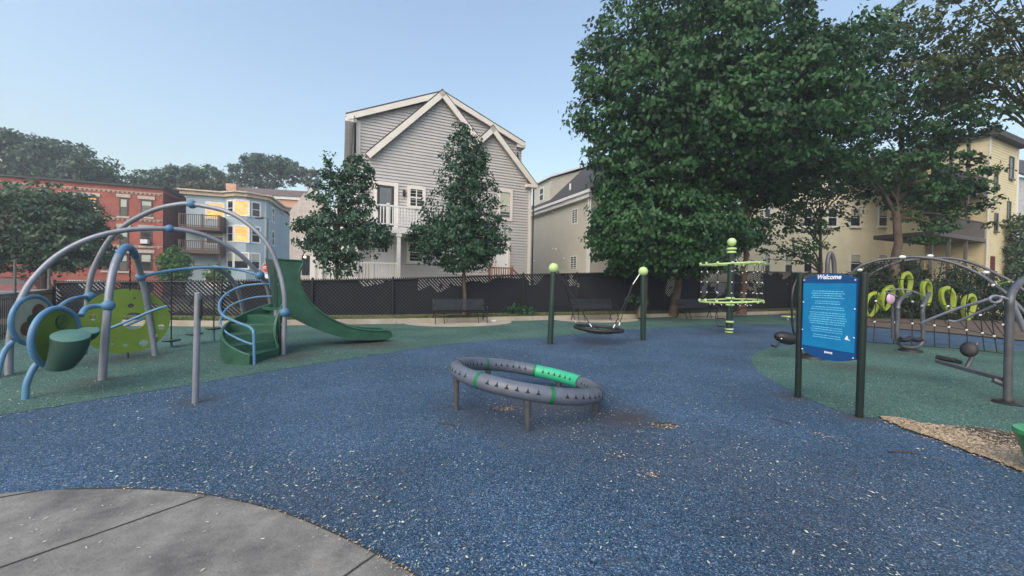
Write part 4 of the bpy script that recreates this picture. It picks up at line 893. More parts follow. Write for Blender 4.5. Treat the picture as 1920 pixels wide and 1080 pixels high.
m = MB(); m.prism([sp_(-215, .95, .84), sp_(-230, 1.0, .84), SLp.at(.25, .84, -W_), SLp.at(.25, .84, -.05), SLp.at(-.05, .84, -.05), sp_(-232, .2, .84)], (0, 0, .06)); m.build('platform', green_p, cs)
for x, y, h in ((517, 660, .85), (524, 664, .8)): q = G(x, y); m = MB(); m.tube([q, q+V((0, 0, h))], .04 if x == 517 else .03, 10); m.build('support_post', grey_t if x == 517 else dgreen_p, cs, True)
q = G(699, 639); m = MB(); m.tube([q, q+V((0, 0, .12))], .035, 8); m.build('slide_foot', dgreen_p, cs)
# ============================================================ SIGN POST EDGE-ON
q = G(366, 755); t = D(371, 552, q.y); ep = thing('sign_post', q, 'slim grey round post with a narrow sign plate seen edge on, beside green rubber', 'post')
m = MB(); m.tube([q-V((0, 0, .05)), t], .033, 18); m.lathe([(.033, 0), (.036, .004), (.036, .012), (.030, .02)], t, 18); m.build('post', grey_t, ep, True)
m = MB(); c = D(377, 579, q.y+.03); m.box(c, (.012, .16, .23), R(33)); m.build('sign_plate', notch_m, ep)
# ============================================================ WELCOME SIGN
pl_, pr__ = G(1496, 745), G(1611, 782); ws = thing('welcome_sign', (pl_+pr__)/2, 'blue arched Welcome sign board on two black round posts', 'sign')
tl_ = D(1501, 514, pl_.y); tr_ = D(1621, 514, pr__.y)
for g0, t0 in ((pl_, tl_), (pr__, tr_)): m = MB(); m.tube([g0-V((0, 0, .05)), t0], .038, 20); m.lathe([(.038, 0), (.037, .012), (.026, .02)], t0, 20); m.build('post', post_b, ws, True)
dv = (pr__-pl_); SP = Plane((pl_.x, pl_.y), math.degrees(math.atan2(dv.y, dv.x))); WL = dv.length; SP.p = pl_.copy(); lx = (tl_.x-pl_.x)*.5
a0, a1 = .048, WL-.048; zT = SP.px(1508, 524)[1]; zB = SP.px(1504, 655)[1]; am = (a0+a1)/2
def arc(a0, a1, z, h, n=16, inv=False): return [(a0+(a1-a0)*i/n, z+h*(1-(2*i/n-1)**2)) for i in range(n+1)]
top_ = arc(a0, a1, zT, .075); bot_ = arc(a0, a1, zB, -.075)
m = MB(); m.prism([SP.at(a, z, -.02) for a, z in bot_+top_[::-1]], SP.n*.04); m.build('board', mat('navy_board', (.01, .075, .24), .35, .1, 2), ws)
zi1 = zT-.05; zi0 = zB+.07
m = MB(); i0, i1 = a0+.012, a1-.012; m.prism([SP.at(a, z, .021) for a, z in [(i0, zi0), (i1, zi0), (i1, zi1), (i0, zi1)]], SP.n*.003); m.build('face', mat('azure_face', (.008, .17, .42), .3, .14, 3, col2=(.012, .26, .50)), ws)
def text(s, P, a, z, size, m_, parent, name, shear=0, o=.0245, ext=.001, w_=None):
    c = bpy.data.curves.new(name, 'FONT'); c.body = s; c.size = size; c.align_x = 'CENTER'; c.align_y = 'CENTER'; c.shear = shear; c.extrude = ext; c.offset = size*.03
    o_ = bpy.data.objects.new(name, c); S.collection.objects.link(o_); bpy.context.view_layer.update()
    me = bpy.data.meshes.new_from_object(o_.evaluated_get(bpy.context.evaluated_depsgraph_get())); bpy.data.objects.remove(o_)
    me.name = name; me.materials.clear(); me.materials.append(m_)
    sx = 1.0
    if w_:
        xs = [v.co.x for v in me.vertices]; sx = w_/(max(xs)-min(xs))
    M3 = Matrix((P.u, V((0, 0, 1)), P.n)).transposed(); root = parent
    while root.parent: root = root.parent
    base = P.at(a, z, o)-V(root.location)
    for v in me.vertices: v.co = base+M3@V((v.co.x*sx, v.co.y, v.co.z))
    ob = bpy.data.objects.new(name, me); S.collection.objects.link(ob); ob.parent = parent; return ob
lett = mat('white_letter', (.85, .88, .92), .5); 
a_, z_ = SP.px(1556, 519); text('Welcome', SP, a_, z_-.004, .082, lett, ws, 'lettering', .28, .0215, .001, .30)
pale = mat('pale_letter', (.18, .62, .88), .5); m = MB(); rows = [(4, .40, 0), (2, .31, .0), (2, .40, 0), (6, .46, 0), (3, .40, 0), (2, .36, 0)]; z = SP.px(1550, 546)[1]; rnd = random.Random(3)
zend = SP.px(1550, 633)[1]; tot = sum(r[0] for r in rows)+.6*(len(rows)-1); st_ = (z-zend)/(tot-1)
for n_, w_, _ in rows:
    for i in range(n_):
        ww = w_*rnd.uniform(.92, 1.05); x = am-ww/2-.01
        while x < am+ww/2-.01:
            l = rnd.uniform(.012, .045); m.pbox(SP, x, min(x+l, am+ww/2), z-.0035-rnd.uniform(0, .002), z+.0035+rnd.uniform(0, .002), .024, .0248); x += l+.007
        z -= st_
    z -= st_*.6; m.build('text_paragraph', pale, ws); m = MB()
m = MB(); a_, z_ = SP.px(1592, 634); m.prism([SP.at(a_+x, z_+y, .024) for x, y in ((-.03, -.022), (.035, -.026), (.008, -.008), (.004, .02), (-.012, .03), (-.014, .012), (-.028, .0))], SP.n*.001); m.build('emblem', lett, ws)
m = MB(); a_, z_ = SP.px(1555, 661)
for i, (x, w_, h) in enumerate(((-.045, .016, .03), (-.024, .018, .02), (-.003, .016, .022), (.018, .015, .02), (.036, .016, .026))): m.pbox(SP, a_+x, a_+x+w_, z_-h/2, z_+h/2, .021, .0222)
m.build('emblem', lett, ws)
m = MB()
for a, z in ((a0+.02, zT-.01), (a1-.02, zT-.01), (a0+.02, zB+.012), (a1-.02, zB+.012), (a0+.015, (zT+zB)/2+.17), (a1-.015, (zT+zB)/2+.12), (a0+.015, (zT+zB)/2-.2), (a1-.015, (zT+zB)/2-.22)): m.ball(SP.at(a, z, .026), .009, 8)
m.build('bolt', white_k, ws)
# ============================================================ EXERCISE MACHINES
def th(l, r_, m_, name, par, n=12, s=True): m = MB(); m.tube(smooth_path(l) if len(l) > 2 else [D(*q) if q[2] else G(q[0], q[1]) for q in l], r_, n); return m.build(name, m_, par, s)
e1_ = G(1524, 672); ex = thing('exercise_rider', e1_, 'dark exercise machine with black pad, mostly hidden behind the Welcome sign', 'exercise machine')
Y = e1_.y
th([(1545, 676, Y), (1548, 600, Y), (1551, 520, Y), (1552, 490, Y), (1557, 474, Y), (1563, 488, Y), (1565, 520, Y)], .04, dgrey_t, 'frame', ex)
th([(1520, 510, Y+.2), (1497, 520, Y+.1), (1486, 548, Y), (1485, 590, Y), (1488, 622, Y), (1500, 650, Y)], .022, post_b, 'curved_arm', ex)
m = MB(); q = D(1474, 634, Y); m.ball(q, .20, 22, (1.25, .7, .66), Matrix.Rotation(R(12), 3, 'Y')); m.ball(q+V((-.17, -.1, .0)), .015, 8, mi=1); m.build('pad', [seat_b, white_k], ex, True)
th([(1462, 641, Y-.1), (1455, 650, Y-.1), (1446, 647, Y-.1)], .022, seat_b, 'hook', ex)
m = MB(); m.lathe([(.26, 0), (.24, .06), (.1, .11), (.06, .25)], e1_+V((0, 0, 0)), 24); m.build('base', seat_b, ex, True)
e2_ = G(1707, 659); e2 = thing('swing_trainer', e2_, 'grey U shaped exercise machine with black foot plate', 'exercise machine'); Y = e2_.y
th([(1706, 550, Y+.25), (1692, 558, Y+.1), (1684, 572, Y), (1683, 600, Y), (1682, 628, Y), (1687, 645, Y), (1700, 651, Y), (1715, 651, Y), (1727, 645, Y+.0), (1731, 628, Y), (1730, 600, Y), (1730, 578, Y), (1736, 562, Y+.1), (1742, 550, Y+.25)], .045, dgrey_t, 'frame', e2)
th([(1682, 556, Y), (1661, 545, Y-.1), (1700, 543, Y-.1), (1735, 556, Y)], .016, grey_t, 'handle', e2)
m = MB(); m.lathe([(.22, 0), (.21, .05), (.08, .08)], e2_, 24); m.build('base', seat_b, e2, True)
m = MB(); a, b = D(1688, 636, Y-.1), D(1728, 636, Y-.1); m.tube(spline([a, a.lerp(b, .25)-V((0, 0, .02)), a.lerp(b, .5)+V((0, 0, .02)), a.lerp(b, .75)-V((0, 0, .02)), b], 4), .055, 10); m.build('foot_plate', seat_b, e2, True)
th([(1673, 570, Y+.5), (1674, 636, Y+.5)], .032, dgrey_t, 'rear_post', e2)
m = MB(); q = D(1670, 560, Y+.45); m.ball(q, .14, 20, (.75, .3, 1)); m.build('round_pad', mat('pink_pad', (.62, .42, .55), .5), e2, True)
m = MB(); m.ball(D(1684, 577, Y-.06), .035, 10); m.build('clamp', grey_t, e2, True); m = MB(); m.ball(D(1729, 574, Y-.06), .04, 10); m.build('clamp', grey_t, e2, True)
e3_ = G(1890, 757); e3 = thing('leg_press', e3_, 'grey exercise machine with round flanged post, beam and black seat pads', 'exercise machine'); Y = e3_.y
th([(1889, 757, 0), (1891, 660, Y), (1893, 590, Y), (1894, 562, Y), (1901, 542, Y+.06), (1914, 528, Y+.15), (1935, 515, Y+.3)], .042, dgrey_t, 'post', e3, 18)
m = MB(); m.lathe([(.14, 0), (.14, .015), (.125, .028), (.06, .033), (.055, .055)], G(1889, 757), 30); m.build('base_flange', seat_b, e3, True)
Ys = 6.15
m = MB(); a, b = D(1756, 677, Ys), D(1884, 712, Y+.05); dd = (b-a).normalized(); sd_ = V((-dd.y, dd.x, 0)).normalized()*.03; u_ = V((0, 0, .028)); m.hexa([a-sd_-u_, b-sd_-u_, b+sd_-u_, a+sd_-u_, a-sd_+u_, b-sd_+u_, b+sd_+u_, a+sd_+u_]); m.build('beam', dgrey_t, e3, bevel=.01)
m = MB(); a, b = D(1862, 712, Y+.1), D(1886, 722, Y+.03); m.tube([a, b], .035, 8); m.build('brace', dgrey_t, e3)
m = MB(); q = D(1779, 674, Ys); m.box(q, (.28, .22, .07), rot=Matrix.Rotation(R(12), 3, 'Y')@Matrix.Rotation(R(20), 3, 'Z')); m.build('seat_pad', seat_b, e3, True, bevel=.02)
m = MB(); q = D(1817, 655, Ys-.1); m.ball(q, .125, 24, (.4, .8, 1.0), Matrix.Rotation(R(35), 3, 'Z')@Matrix.Rotation(R(20), 3, 'Y')); m.build('back_pad', seat_b, e3, True)
th([(1832, 642, Ys-.05), (1822, 670, Ys-.05), (1812, 690, Ys-.05)], .03, dgrey_t, 'pad_stem', e3)
th([(1888, 561, Y), (1878, 557, Y), (1862, 558, Y+.1), (1838, 566, Y+.2), (1800, 577, Y+.4), (1760, 592, Y+.6), (1728, 606, Y+.8)], .02, grey_t, 'push_bar', e3)
m = MB(); c = D(1866, 561, Y); m.tube([c+V((math.cos(R(a))*.075, 0, math.sin(R(a))*.045)) for a in range(0, 360, 20)], .016, 8, closed=True); m.build('pivot_loop', grey_t, e3, True)
th([(1866, 572, Y+.1), (1830, 588, Y+.3), (1795, 602, Y+.5), (1778, 601, Y+.55)], .016, grey_t, 'push_bar', e3)
th([(1898, 568, Y+.05), (1908, 590, Y+.05), (1922, 622, Y+.05)], .03, grey_t, 'side_arm', e3)
# ============================================================ ARCH NET CLIMBER
ac_ = thing('arch_climber', (11, 9.5, 0), 'dark arched climber with lime yellow loops hung in a black rope net', 'climber')
def ap(l, Y0, Y1): n = len(l); return spline([D(x, y, Y0+(Y1-Y0)*i/(n-1)) for i, (x, y) in enumerate(l)], 6)
P1 = ap([(1585, 560), (1600, 504+6), (1637, 490), (1683, 484), (1720, 482), (1767, 488), (1804, 499), (1841, 517), (1866, 535), (1890, 553), (1925, 590)], 10.6, 8.2)
P2 = ap([(1600, 570), (1622, 528), (1643, 508), (1674, 495), (1704, 488), (1767, 484), (1804, 488), (1841, 500), (1868, 514), (1896, 528), (1930, 552)], 11.6, 9.4)
for P_ in (P1, P2): m = MB(); m.tube(P_, .036, 12); m.build('arch_tube', dgrey_t, ac_, True)
m = MB()
for x, y, Y in ((1692, 482, 9.6), (1744, 480, 10.4), (1866, 535, 8.7), (1612, 506, 10.3), (1849, 511, 9.9)): m = MB(); m.ball(D(x, y, Y), .06, 14, (1.3, 1, .75)); m.build('joint_cover', white_k, ac_, True)
lp = [(1634, 572, 10.3), (1663, 560, 10.2), (1698, 535, 10.1), (1737, 550, 10.0), (1777, 563, 9.9), (1816, 577, 9.8)]
for x, y, Y in lp:
    c = D(x, y, Y); m = MB(); p = []; n_ = 28; tw = random.uniform(-.22, .22); yw = random.uniform(.0, .6)
    for i in range(n_):
        t = 2*math.pi*i/n_; sx = math.sin(t)*.185*(1-.25*math.cos(t)*-1); hz = .31*math.cos(t); p.append(c+V((sx*.95+hz*tw, sx*yw, hz)))
    vs = []
    for i, q in enumerate(p):
        rdl = (q-c).normalized(); fy = V((.1, -.35, 0)); wd = .046+.018*math.cos(2*math.pi*i/n_)
        vs += [q-rdl*wd-fy*.10, q+rdl*wd*.4-fy*.14, q+rdl*wd+fy*.10, q-rdl*wd*.4+fy*.14]
    fs = [(4*i+j, 4*i+(j+1) % 4, (4*i+4+(j+1) % 4) % (4*n_), (4*i+4+j) % (4*n_)) for i in range(n_) for j in range(4)]
    m.add(vs, fs); m.build('loop', lime_l, ac_, True, bevel=.008)
m = MB(); kb = MB(); cols = []
for i, t in enumerate(np.linspace(.10, .9, 11)):
    a = P1[int(t*(len(P1)-1))]; g0 = V((a.x-.15+.05*i, a.y+.2, .08)); mid = a.lerp(g0, .5)+V((0, .1, 0)); cols.append([a, a.lerp(mid, .5), mid, mid.lerp(g0, .5), g0]); m.tube(cols[-1], .011, 5)
    for q in cols[-1][(3 if i % 2 else 2):4]: kb = MB(); kb.ball(q, .028, 8); kb.build('net_clip', white_k, ac_, True)
for j in (1, 2, 3, 4): m.tube([c[j] for c in cols], .011, 5)
for i in range(0, 10): m.tube([cols[i][2], cols[i+1][3]], .01, 5); m.tube([P1[int(np.linspace(.10, .9, 11)[i]*(len(P1)-1))], P2[int(np.linspace(.10, .9, 11)[i]*(len(P2)-1))+2]], .012, 5)
m.build('net', rope_d, ac_)
th([(1892, 528, 8.4), (1866, 535, 8.7)], .02, lime_l, 'lime_bar', ac_)
# small things
q = G(1477, 600); m = MB(); m.lathe([(.05, 0), (.05, .12), (.24, .13), (.26, .16), (.24, .19)], q, 24); o = m.build('stepping_pod', lime_b, None, True); tag(o, 'flat lime stepping pod near the kerb left of the Welcome sign', 'stepping pod')
q = G(2004, 905); m = MB(); m.lathe([(.16, .0), (.17, .05), (.24, .3), (.26, .33), (.25, .36), (.21, .34), (.12, .18)], q+V((.02, .05, 0)), 30); o = m.build('plastic_seat', mat('bright_green_plastic', (.03, .20, .08), .4), None, True); tag(o, 'rounded green plastic seat cut off by the right edge', 'play seat')
# stop sign
q = D(501, 502, 27); sg = thing('stop_sign', (q.x, q.y, -.6), 'red octagonal stop sign beyond the fence beside the blue house', 'sign'); P_ = Plane((q.x, q.y), 12)
m = MB(); m.tube([V((q.x, q.y+.05, -.6)), V((q.x, q.y+.05, q.z-.3))], .03, 8); m.build('pole', steel, sg)
oc = [(.37*math.cos(R(22.5+45*i)), q.z+.37*math.sin(R(22.5+45*i))) for i in range(8)]; m = MB(); m.prism([P_.at(a, z, 0) for a, z in oc], P_.n*.01); m.build('rim', white_k, sg)
oc = [(.34*math.cos(R(22.5+45*i)), q.z+.34*math.sin(R(22.5+45*i))) for i in range(8)]; m = MB(); m.prism([P_.at(a, z, .011) for a, z in oc], P_.n*.004); m.build('face', mat('stop_red', (.50, .03, .03), .45), sg)
text('STOP', P_, 0, q.z, .25, white_k, sg, 'lettering', 0, .017, .001, .5)
m = MB(); m.pbox(P_, -.16, .16, q.z-.75, q.z-.42, 0, .01); m.build('lower_plate', white_k, sg)
def pole(px_, yt, Y, label, name='street_pole', r=.07, arm=None):
    t = D(px_, yt, Y); m = MB(); o = thing(name, (t.x, t.y, -.6), label, 'pole'); m.tube([V((t.x, t.y, -.6)), t], r, 10); m.build('pole', steel, o, True)
    if arm: e = D(*arm, Y); m = MB(); m.tube(spline([t, t.lerp(e, .5)+V((0, 0, .15)), e], 4), r*.6, 8); m.build('arm', steel, o, True); m = MB(); m.box(e, (.7, .3, .14), 0); m.build('lamp_head', black_m, o, bevel=.04)
    return o
pole(501, 410, 36, 'thin street lamp with short arm in front of the blue house', 'street_lamp', .09, (486, 409)); pole(28, 487, 15, 'thin grey pole at far left in front of the street tree', r=.04); pole(92, 505, 17, 'dark grey pole beyond fence between parked cars', r=.05)
# ============================================================ CARS
def car(x, y, z, ang, col, label, L_=4.5, H=1.45, name='parked_car'):
    t = thing(name, (0, 0, 0), label, 'car'); W = .88
    prof = [(-L_/2, .35), (-L_/2, .75), (-L_/2+.15, .88), (-L_*.30, .95), (-L_*.14, H-.08), (-L_*.08, H), (L_*.2, H), (L_*.28, H-.06), (L_*.42, .98), (L_/2-.05, .92), (L_/2, .6), (L_/2, .35)]
    m = MB(); n_ = len(prof); vs = [V((a, -W, b)) for a, b in prof]+[V((a, W, b)) for a, b in prof]
    for v in vs:
        if v.z > 1.0: v.y *= .80
    m.add(vs, [tuple(range(n_)), tuple(range(n_, 2*n_))[::-1]]+[(i, n_+i, n_+(i+1) % n_, (i+1) % n_) for i in range(n_)]); b = m.build('body', mat('car_'+label.split()[0], col, .25, .05, 2), t, bevel=.05)
    for s in (-1, 1):
        m = MB(); q = [V((-L_*.255, s*(W-.045), 1.0)), V((-L_*.14, s*(W*.80+.012), H-.12)), V((L_*.2, s*(W*.80+.012), H-.12)), V((L_*.33, s*(W-.045), 1.0))]; m.prism(q, (0, s*.02, 0)); m.build('side_window', glass, t)
    m = MB(); m.prism([V((-L_*.29, -.68, .99)), V((-L_*.29, .68, .99)), V((-L_*.15, .6, H-.07)), V((-L_*.15, -.6, H-.07))], (-.03, 0, .02)); m.build('windscreen', glass, t)
    for sx in (-.31, .31):
        for s in (-1, 1): m = MB(); m.lathe([(.25, -.1), (.33, -.09), (.33, .09), (.25, .1)], V((sx*L_, s*(W-.08), .33)), 20, rot=Matrix.Rotation(R(90), 3, 'X')); w_ = m.build('wheel', notch_m, t, True); m = MB(); m.lathe([(.2, 0), (.2, .02), (.05, .03)], V((sx*L_, s*(W+.02), .33)), 12, rot=Matrix.Rotation(R(-90*s), 3, 'X')); m.build('rim', steel, w_)
    for s in (-.62, .62): m = MB(); m.ball(V((-L_/2+.05, s, .72)), .12, 12, (.5, 1.2, .6)); m.build('headlight', white_k, t, True)
    t.location = (x, y, z); t.rotation_euler.z = R(ang); return t
q = D(84, 552, 19); car(q.x, q.y, -.66, 20, (.02, .022, .028), 'charcoal car parked beyond the fence corner under the street tree')
q = D(24, 530, 27); car(q.x, q.y, -.62, 22, (.30, .03, .03), 'red car parked far left under the street tree', H=1.9)
q = D(14, 560, 15.5); car(q.x-.5, q.y, -.66, 80, (.30, .31, .33), 'silver car parked behind the picket fence at the left edge')
q = D(150, 515, 33); car(q.x, q.y, -.62, 20, (.55, .55, .55), 'white car parked along the brick building', H=1.7)
# ============================================================ TREES AND PLANTS
lf_maple = leafmat('maple_leaf', (.014, .052, .019), (.055, .155, .045))
lf_small = leafmat('linden_leaf', (.022, .06, .034), (.068, .15, .085))
lf_olive = leafmat('olive_leaf', (.03, .055, .015), (.13, .165, .045), .35)
lf_far = leafmat('far_leaf', (.042, .085, .05), (.095, .165, .08))
lf_far2 = leafmat('far_leaf_warm', (.05, .07, .035), (.11, .13, .055))
lf_hedge = leafmat('hedge_leaf', (.010, .028, .010), (.03, .065, .018))
lf_bush = leafmat('bush_leaf', (.05, .14, .03), (.12, .27, .06))
def Bl(x, y, Y, r): p = D(x, y, Y); return ((p.x, p.y, p.z), r)
def gap(cc):      # open sky between the two tall crowns
    out = []
    for p in cc:
        v = CR.transposed()@(V(p)-V((0, 0, CAMZ))); x, y = 960+720*v.x/-v.z, 540-720*v.y/-v.z; out.append(not (1520 < x < 1620 and y < 45))
    return np.array(out)
def tree(name, px_, ybase, Y, label, blobs, m, bk, nclump, per, size, csize, tr=.08, topz=None, nb=12, inner=.25, squash=.5, group=None, zb=0, cut=None, tilt=.5, br=.35):
    b = D(px_, ybase, Y); b.z = zb; t = thing(name, b, label, 'tree', group)
    cc = crown(t, m, blobs, nclump, per, size, csize, squash, inner, tilt, cut=cut)
    tz = topz or max(bb[0][2] for bb in blobs); mx = np.mean([bb[0][0] for bb in blobs]); my = np.mean([bb[0][1] for bb in blobs])
    trunk(t, bk, b, (b.x*.6+mx*.4, b.y*.6+my*.4, tz), tr, tr*.25, cc, nb, wob=tr*.5, br=br); return t
tree('linden_tree', 629, 600, 13.9, 'slim young tree with ragged crown, left of the two before the grey house', [Bl(645, 440, 13.9, (1.5, 1.2, .85)), Bl(655, 365, 13.9, (.85, .8, .95)), Bl(672, 325, 13.9, (.5, .5, .75)), Bl(612, 375, 13.9, (.7, .7, .85)), Bl(628, 320, 13.9, (.4, .4, .6)), Bl(598, 430, 13.9, (.75, .8, .7)), Bl(690, 440, 13.9, (.8, .8, .45)), Bl(632, 490, 13.9, (.75, .6, .5))], lf_small, bark, 500, 23, .125, .26, .055, 5.3, 40, .35, .6, 'young street trees in the planting bed', zb=.15)
tree('linden_tree', 871, 595, 15.1, 'taller young tree with dense conical crown behind the first bench', [Bl(858, 455, 15.1, (1.75, 1.5, .95)), Bl(868, 400, 15.1, (1.5, 1.3, 1.0)), Bl(872, 345, 15.1, (1.15, 1.0, 1.0)), Bl(872, 295, 15.1, (.8, .8, .9)), Bl(872, 258, 15.1, (.45, .45, .6)), Bl(800, 440, 15.1, (.7, .7, .6)), Bl(915, 450, 15.1, (.75, .8, .8)), Bl(872, 490, 15.1, (.9, .9, .45))], lf_small, bark, 820, 25, .125, .27, .075, 6.6, 36, .35, .6, 'young street trees in the planting bed', zb=.15)
mp = tree('maple_tree', 1263, 570, 18.2, 'huge dense dark green maple towering over the fence', [((8.3, 18.5, 10.2), (5.2, 4.3, 4.6)), ((7.0, 18.0, 13.2), (3.2, 3.5, 4)), ((11, 18.5, 13.5), (4.6, 4, 5)), Bl(1400, 215, 16.5, (3.0, 2.6, 2.6)), Bl(1500, 150, 17, (2.8, 2.8, 3.2)), Bl(1150, 250, 17.3, (1.3, 1.5, 2.3)), Bl(1480, 275, 17.5, (2.6, 2.4, 1.7)), Bl(1250, 270, 17, (2.6, 2.2, 2.2)), Bl(1098, 100, 17, (.35, .4, .7)), Bl(1560, 250, 19, (2, 2, 1.8))], lf_maple, bark, 1750, 46, .23, .62, .17, 11, 26, .18, .45, zb=.2, tilt=.35, cut=gap)
tree('maple_tree', 1203, 575, 16.8, 'lower dense maple filling the corner beside the beige house, under the huge one', [Bl(1230, 425, 16.4, (2.6, 2.0, 1.75)), Bl(1165, 430, 16.8, (1.2, 1.3, 1.9)), Bl(1320, 430, 17, (1.9, 1.6, 1.5)), Bl(1185, 350, 16.8, (1.4, 1.4, 1.3)), Bl(1270, 480, 16.4, (2.2, 1.5, .7))], lf_maple, bark, 760, 46, .20, .5, .15, 4.5, 14, .2, .45, zb=.2, tilt=.35)
tree('maple_tree', 1391, 570, 19.4, 'slim reddish trunked maple directly behind the net tower', [Bl(1400, 350, 19.5, (2.2, 1.8, 1.0)), Bl(1450, 330, 20, (2.0, 1.8, 1.2)), Bl(1390, 440, 20, (1.4, 1.2, .9))], lf_maple, mat('red_bark', (.13, .07, .05), .9, .3, 5, .6, 22), 260, 36, .2, .5, .17, 6, 12, .3, .45, zb=.2)
tree('forked_tree', 1541, 520, 22, 'thin dark forked tree with sparse leaves before the pale yellow apartments', [Bl(1470, 410, 22, (1.9, 1.5, 2.0)), Bl(1540, 400, 22, (1.8, 1.5, 1.9)), Bl(1600, 350, 22, (1.8, 1.5, 1.2)), Bl(1500, 350, 22, (2.6, 1.5, 1.3)), Bl(1490, 470, 21.5, (1.6, 1.3, .8))], lf_maple, bark_d, 250, 22, .18, .5, .13, 6.5, 34, .5, .4, zb=.2)
tree('plane_tree', 1672, 520, 20, 'tall thick trunked tree with loose olive crown at right', [Bl(1600, 320, 20, (2.2, 2, 1.3)), Bl(1690, 300, 20, (2.4, 2, 1.6)), Bl(1758, 325, 19.5, (1.9, 1.8, 1.3)), Bl(1790, 375, 19.5, (1.3, 1.3, .7)), Bl(1745, 375, 19.5, (1.9, 1.5, 1.0)), Bl(1740, 430, 19.5, (1.1, 1, .6)), Bl(1700, 190, 19.5, (3.2, 2.4, 1.8)), Bl(1620, 90, 19.5, (2.4, 2.2, 2.2)), Bl(1780, 235, 18.5, (1.8, 1.8, .7))], lf_maple, bark, 600, 36, .2, .5, .25, 10, 24, .3, .42, zb=.2, br=.5, cut=gap)
tree('plane_tree', 1995, 520, 18.5, 'overhanging loose olive tree canopy from the top right edge', [Bl(1740, 60, 19, (3, 2.4, 1.8)), Bl(1850, 40, 18, (3.2, 2.6, 2)), Bl(1860, 150, 17.5, (2.6, 2.4, 1.1)), Bl(1780, 140, 18.5, (2.4, 2.2, .8)), Bl(1950, 90, 17, (2, 2.4, 2.4)), Bl(1925, 415, 16, (1.0, .7, .18))], lf_olive, bark_d, 340, 32, .2, .6, .28, 12, 26, .3, .35, zb=.2)
tree('street_tree', 84, 560, 26, 'broad green street tree in front of the brick building at left edge', [Bl(60, 440, 26, (3.6, 3, 2.4)), Bl(20, 400, 26, (3, 3, 2)), Bl(120, 410, 26.5, (1.9, 2, 1.7)), Bl(150, 465, 26.5, (1.7, 2, 1.0)), Bl(90, 380, 26, (2, 2, 1.3)), Bl(-60, 420, 26, (3, 3, 2.6)), Bl(130, 480, 26, (1.8, 1.6, .9)), Bl(20, 470, 26, (3, 2.5, 1.3)), Bl(165, 430, 26.5, (1.1, 1.5, 1.2))], lf_far, bark_d, 800, 36, .26, .65, .18, 6, 14, .2, .5, zb=-.66)
G2 = 'distant trees rising behind the houses at left'
def far(px_, Y, label, blobs, m, n, per, size, cs_, tr, **k): return tree('distant_tree', px_, 530, Y, label, blobs, m, bark, n, per, size, cs_, tr, group=G2, zb=0, **k)
far(60, 62, 'tall dark distant tree crown above the brick building at left', [Bl(30, 300, 62, (8, 5, 4)), Bl(110, 310, 62, (7, 5, 3.5)), Bl(165, 330, 62, (4, 4, 2)), Bl(50, 270, 62, (3, 3, 1.8)), Bl(-60, 300, 62, (7, 5, 4))], lf_far, 520, 34, .6, 1.3, .4)
far(320, 75, 'broad distant tree behind gap between brick and blue buildings', [Bl(300, 345, 75, (4.5, 4, 2.2)), Bl(340, 335, 75, (4, 4, 2)), Bl(390, 335, 75, (4, 4, 2)), Bl(270, 360, 75, (3, 3, 1.8))], lf_far, 300, 34, .6, 1.2, .4)
far(415, 70, 'low warm olive distant tree just above the blue house cornice', [Bl(420, 352, 70, (4, 3, 1)), Bl(380, 355, 70, (3.5, 3, 1))], lf_far2, 130, 34, .5, 1.0, .3)
far(503, 85, 'flat topped distant tree with bare limbs showing above the blue house', [Bl(470, 322, 85, (3.6, 3, 2.6)), Bl(505, 308, 85, (5, 4, 1.6)), Bl(540, 322, 85, (3.0, 3, 2.4)), Bl(490, 340, 85, (4, 3, 1.4))], lf_far, 300, 34, .55, 1.1, .45, nb=24)
far(580, 80, 'small sparse distant tree crown left of the grey house', [Bl(582, 330, 80, (1.8, 2, 1.8)), Bl(590, 345, 80, (1.5, 2, 1.2))], lf_far2, 50, 24, .5, .9, .2)
def shrub(px_, y, Y, r, label, m=lf_bush, n=90, per=24, size=.12, cs_=.25, name='shrub', cat='shrub', zb=0):
    b = D(px_, y, Y); t = thing(name, (b.x, b.y, zb), label, cat); crown(t, m, [((b.x, b.y, b.z), r)], n, per, size, cs_, .7, .2); m_ = MB(); m_.tube([V((b.x, b.y, zb)), V((b.x, b.y, b.z))], .04, 6); m_.build('stem', bark_d, t); return t
shrub(328, 500, 37, (1.25, 1.2, 1.7), 'bright green conical shrub against the blue house porch', n=150, size=.25, cs_=.45)
shrub(408, 512, 37, (1.0, 1.0, .7), 'small bright green bush under the blue house windows', n=60, size=.22, cs_=.4)
shrub(1303, 497, 20.5, (.6, .5, .8), 'light green sapling peeking over the fence behind third bench', n=50, size=.16)
shrub(1908, 470, 24, (.9, .9, 2.2), 'leafy shrub at far right beside the yellow triple decker', m=lf_far, n=140, size=.2, cs_=.45)
shrub(975, 580, 15.9, (.55, .25, .18), 'low leafy weed clump at fence foot between bench and swing', m=lf_small, n=40, size=.1, cs_=.16, zb=.15)
shrub(1195, 562, 17.3, (.45, .3, .25), 'small leafy weed beside trunk behind the basket swing', m=lf_small, n=24, size=.12, cs_=.16, zb=.15)
hg = thing('hedge', (17, 19.5, 0), 'long dark ivy hedge behind the arch climber', 'hedge')
hb = []
for i in range(12):
    x = 1560+i*34; b = D(x, 560, 19.8-.05*i); hb.append(((b.x, b.y, .9), (1.0, .8, 1.3 if x > 1620 else .8)))
hb += [Bl(1680, 512, 20.6, (1.4, .8, .8)), Bl(1640, 520, 20.6, (1.0, .8, .8)), Bl(1590, 530, 21, (.8, .6, .5)), Bl(1800, 520, 20.5, (1.5, .8, .7))]
crown(hg, lf_hedge, hb, 950, 34, .12, .34, .8, .35, .3, name='foliage')
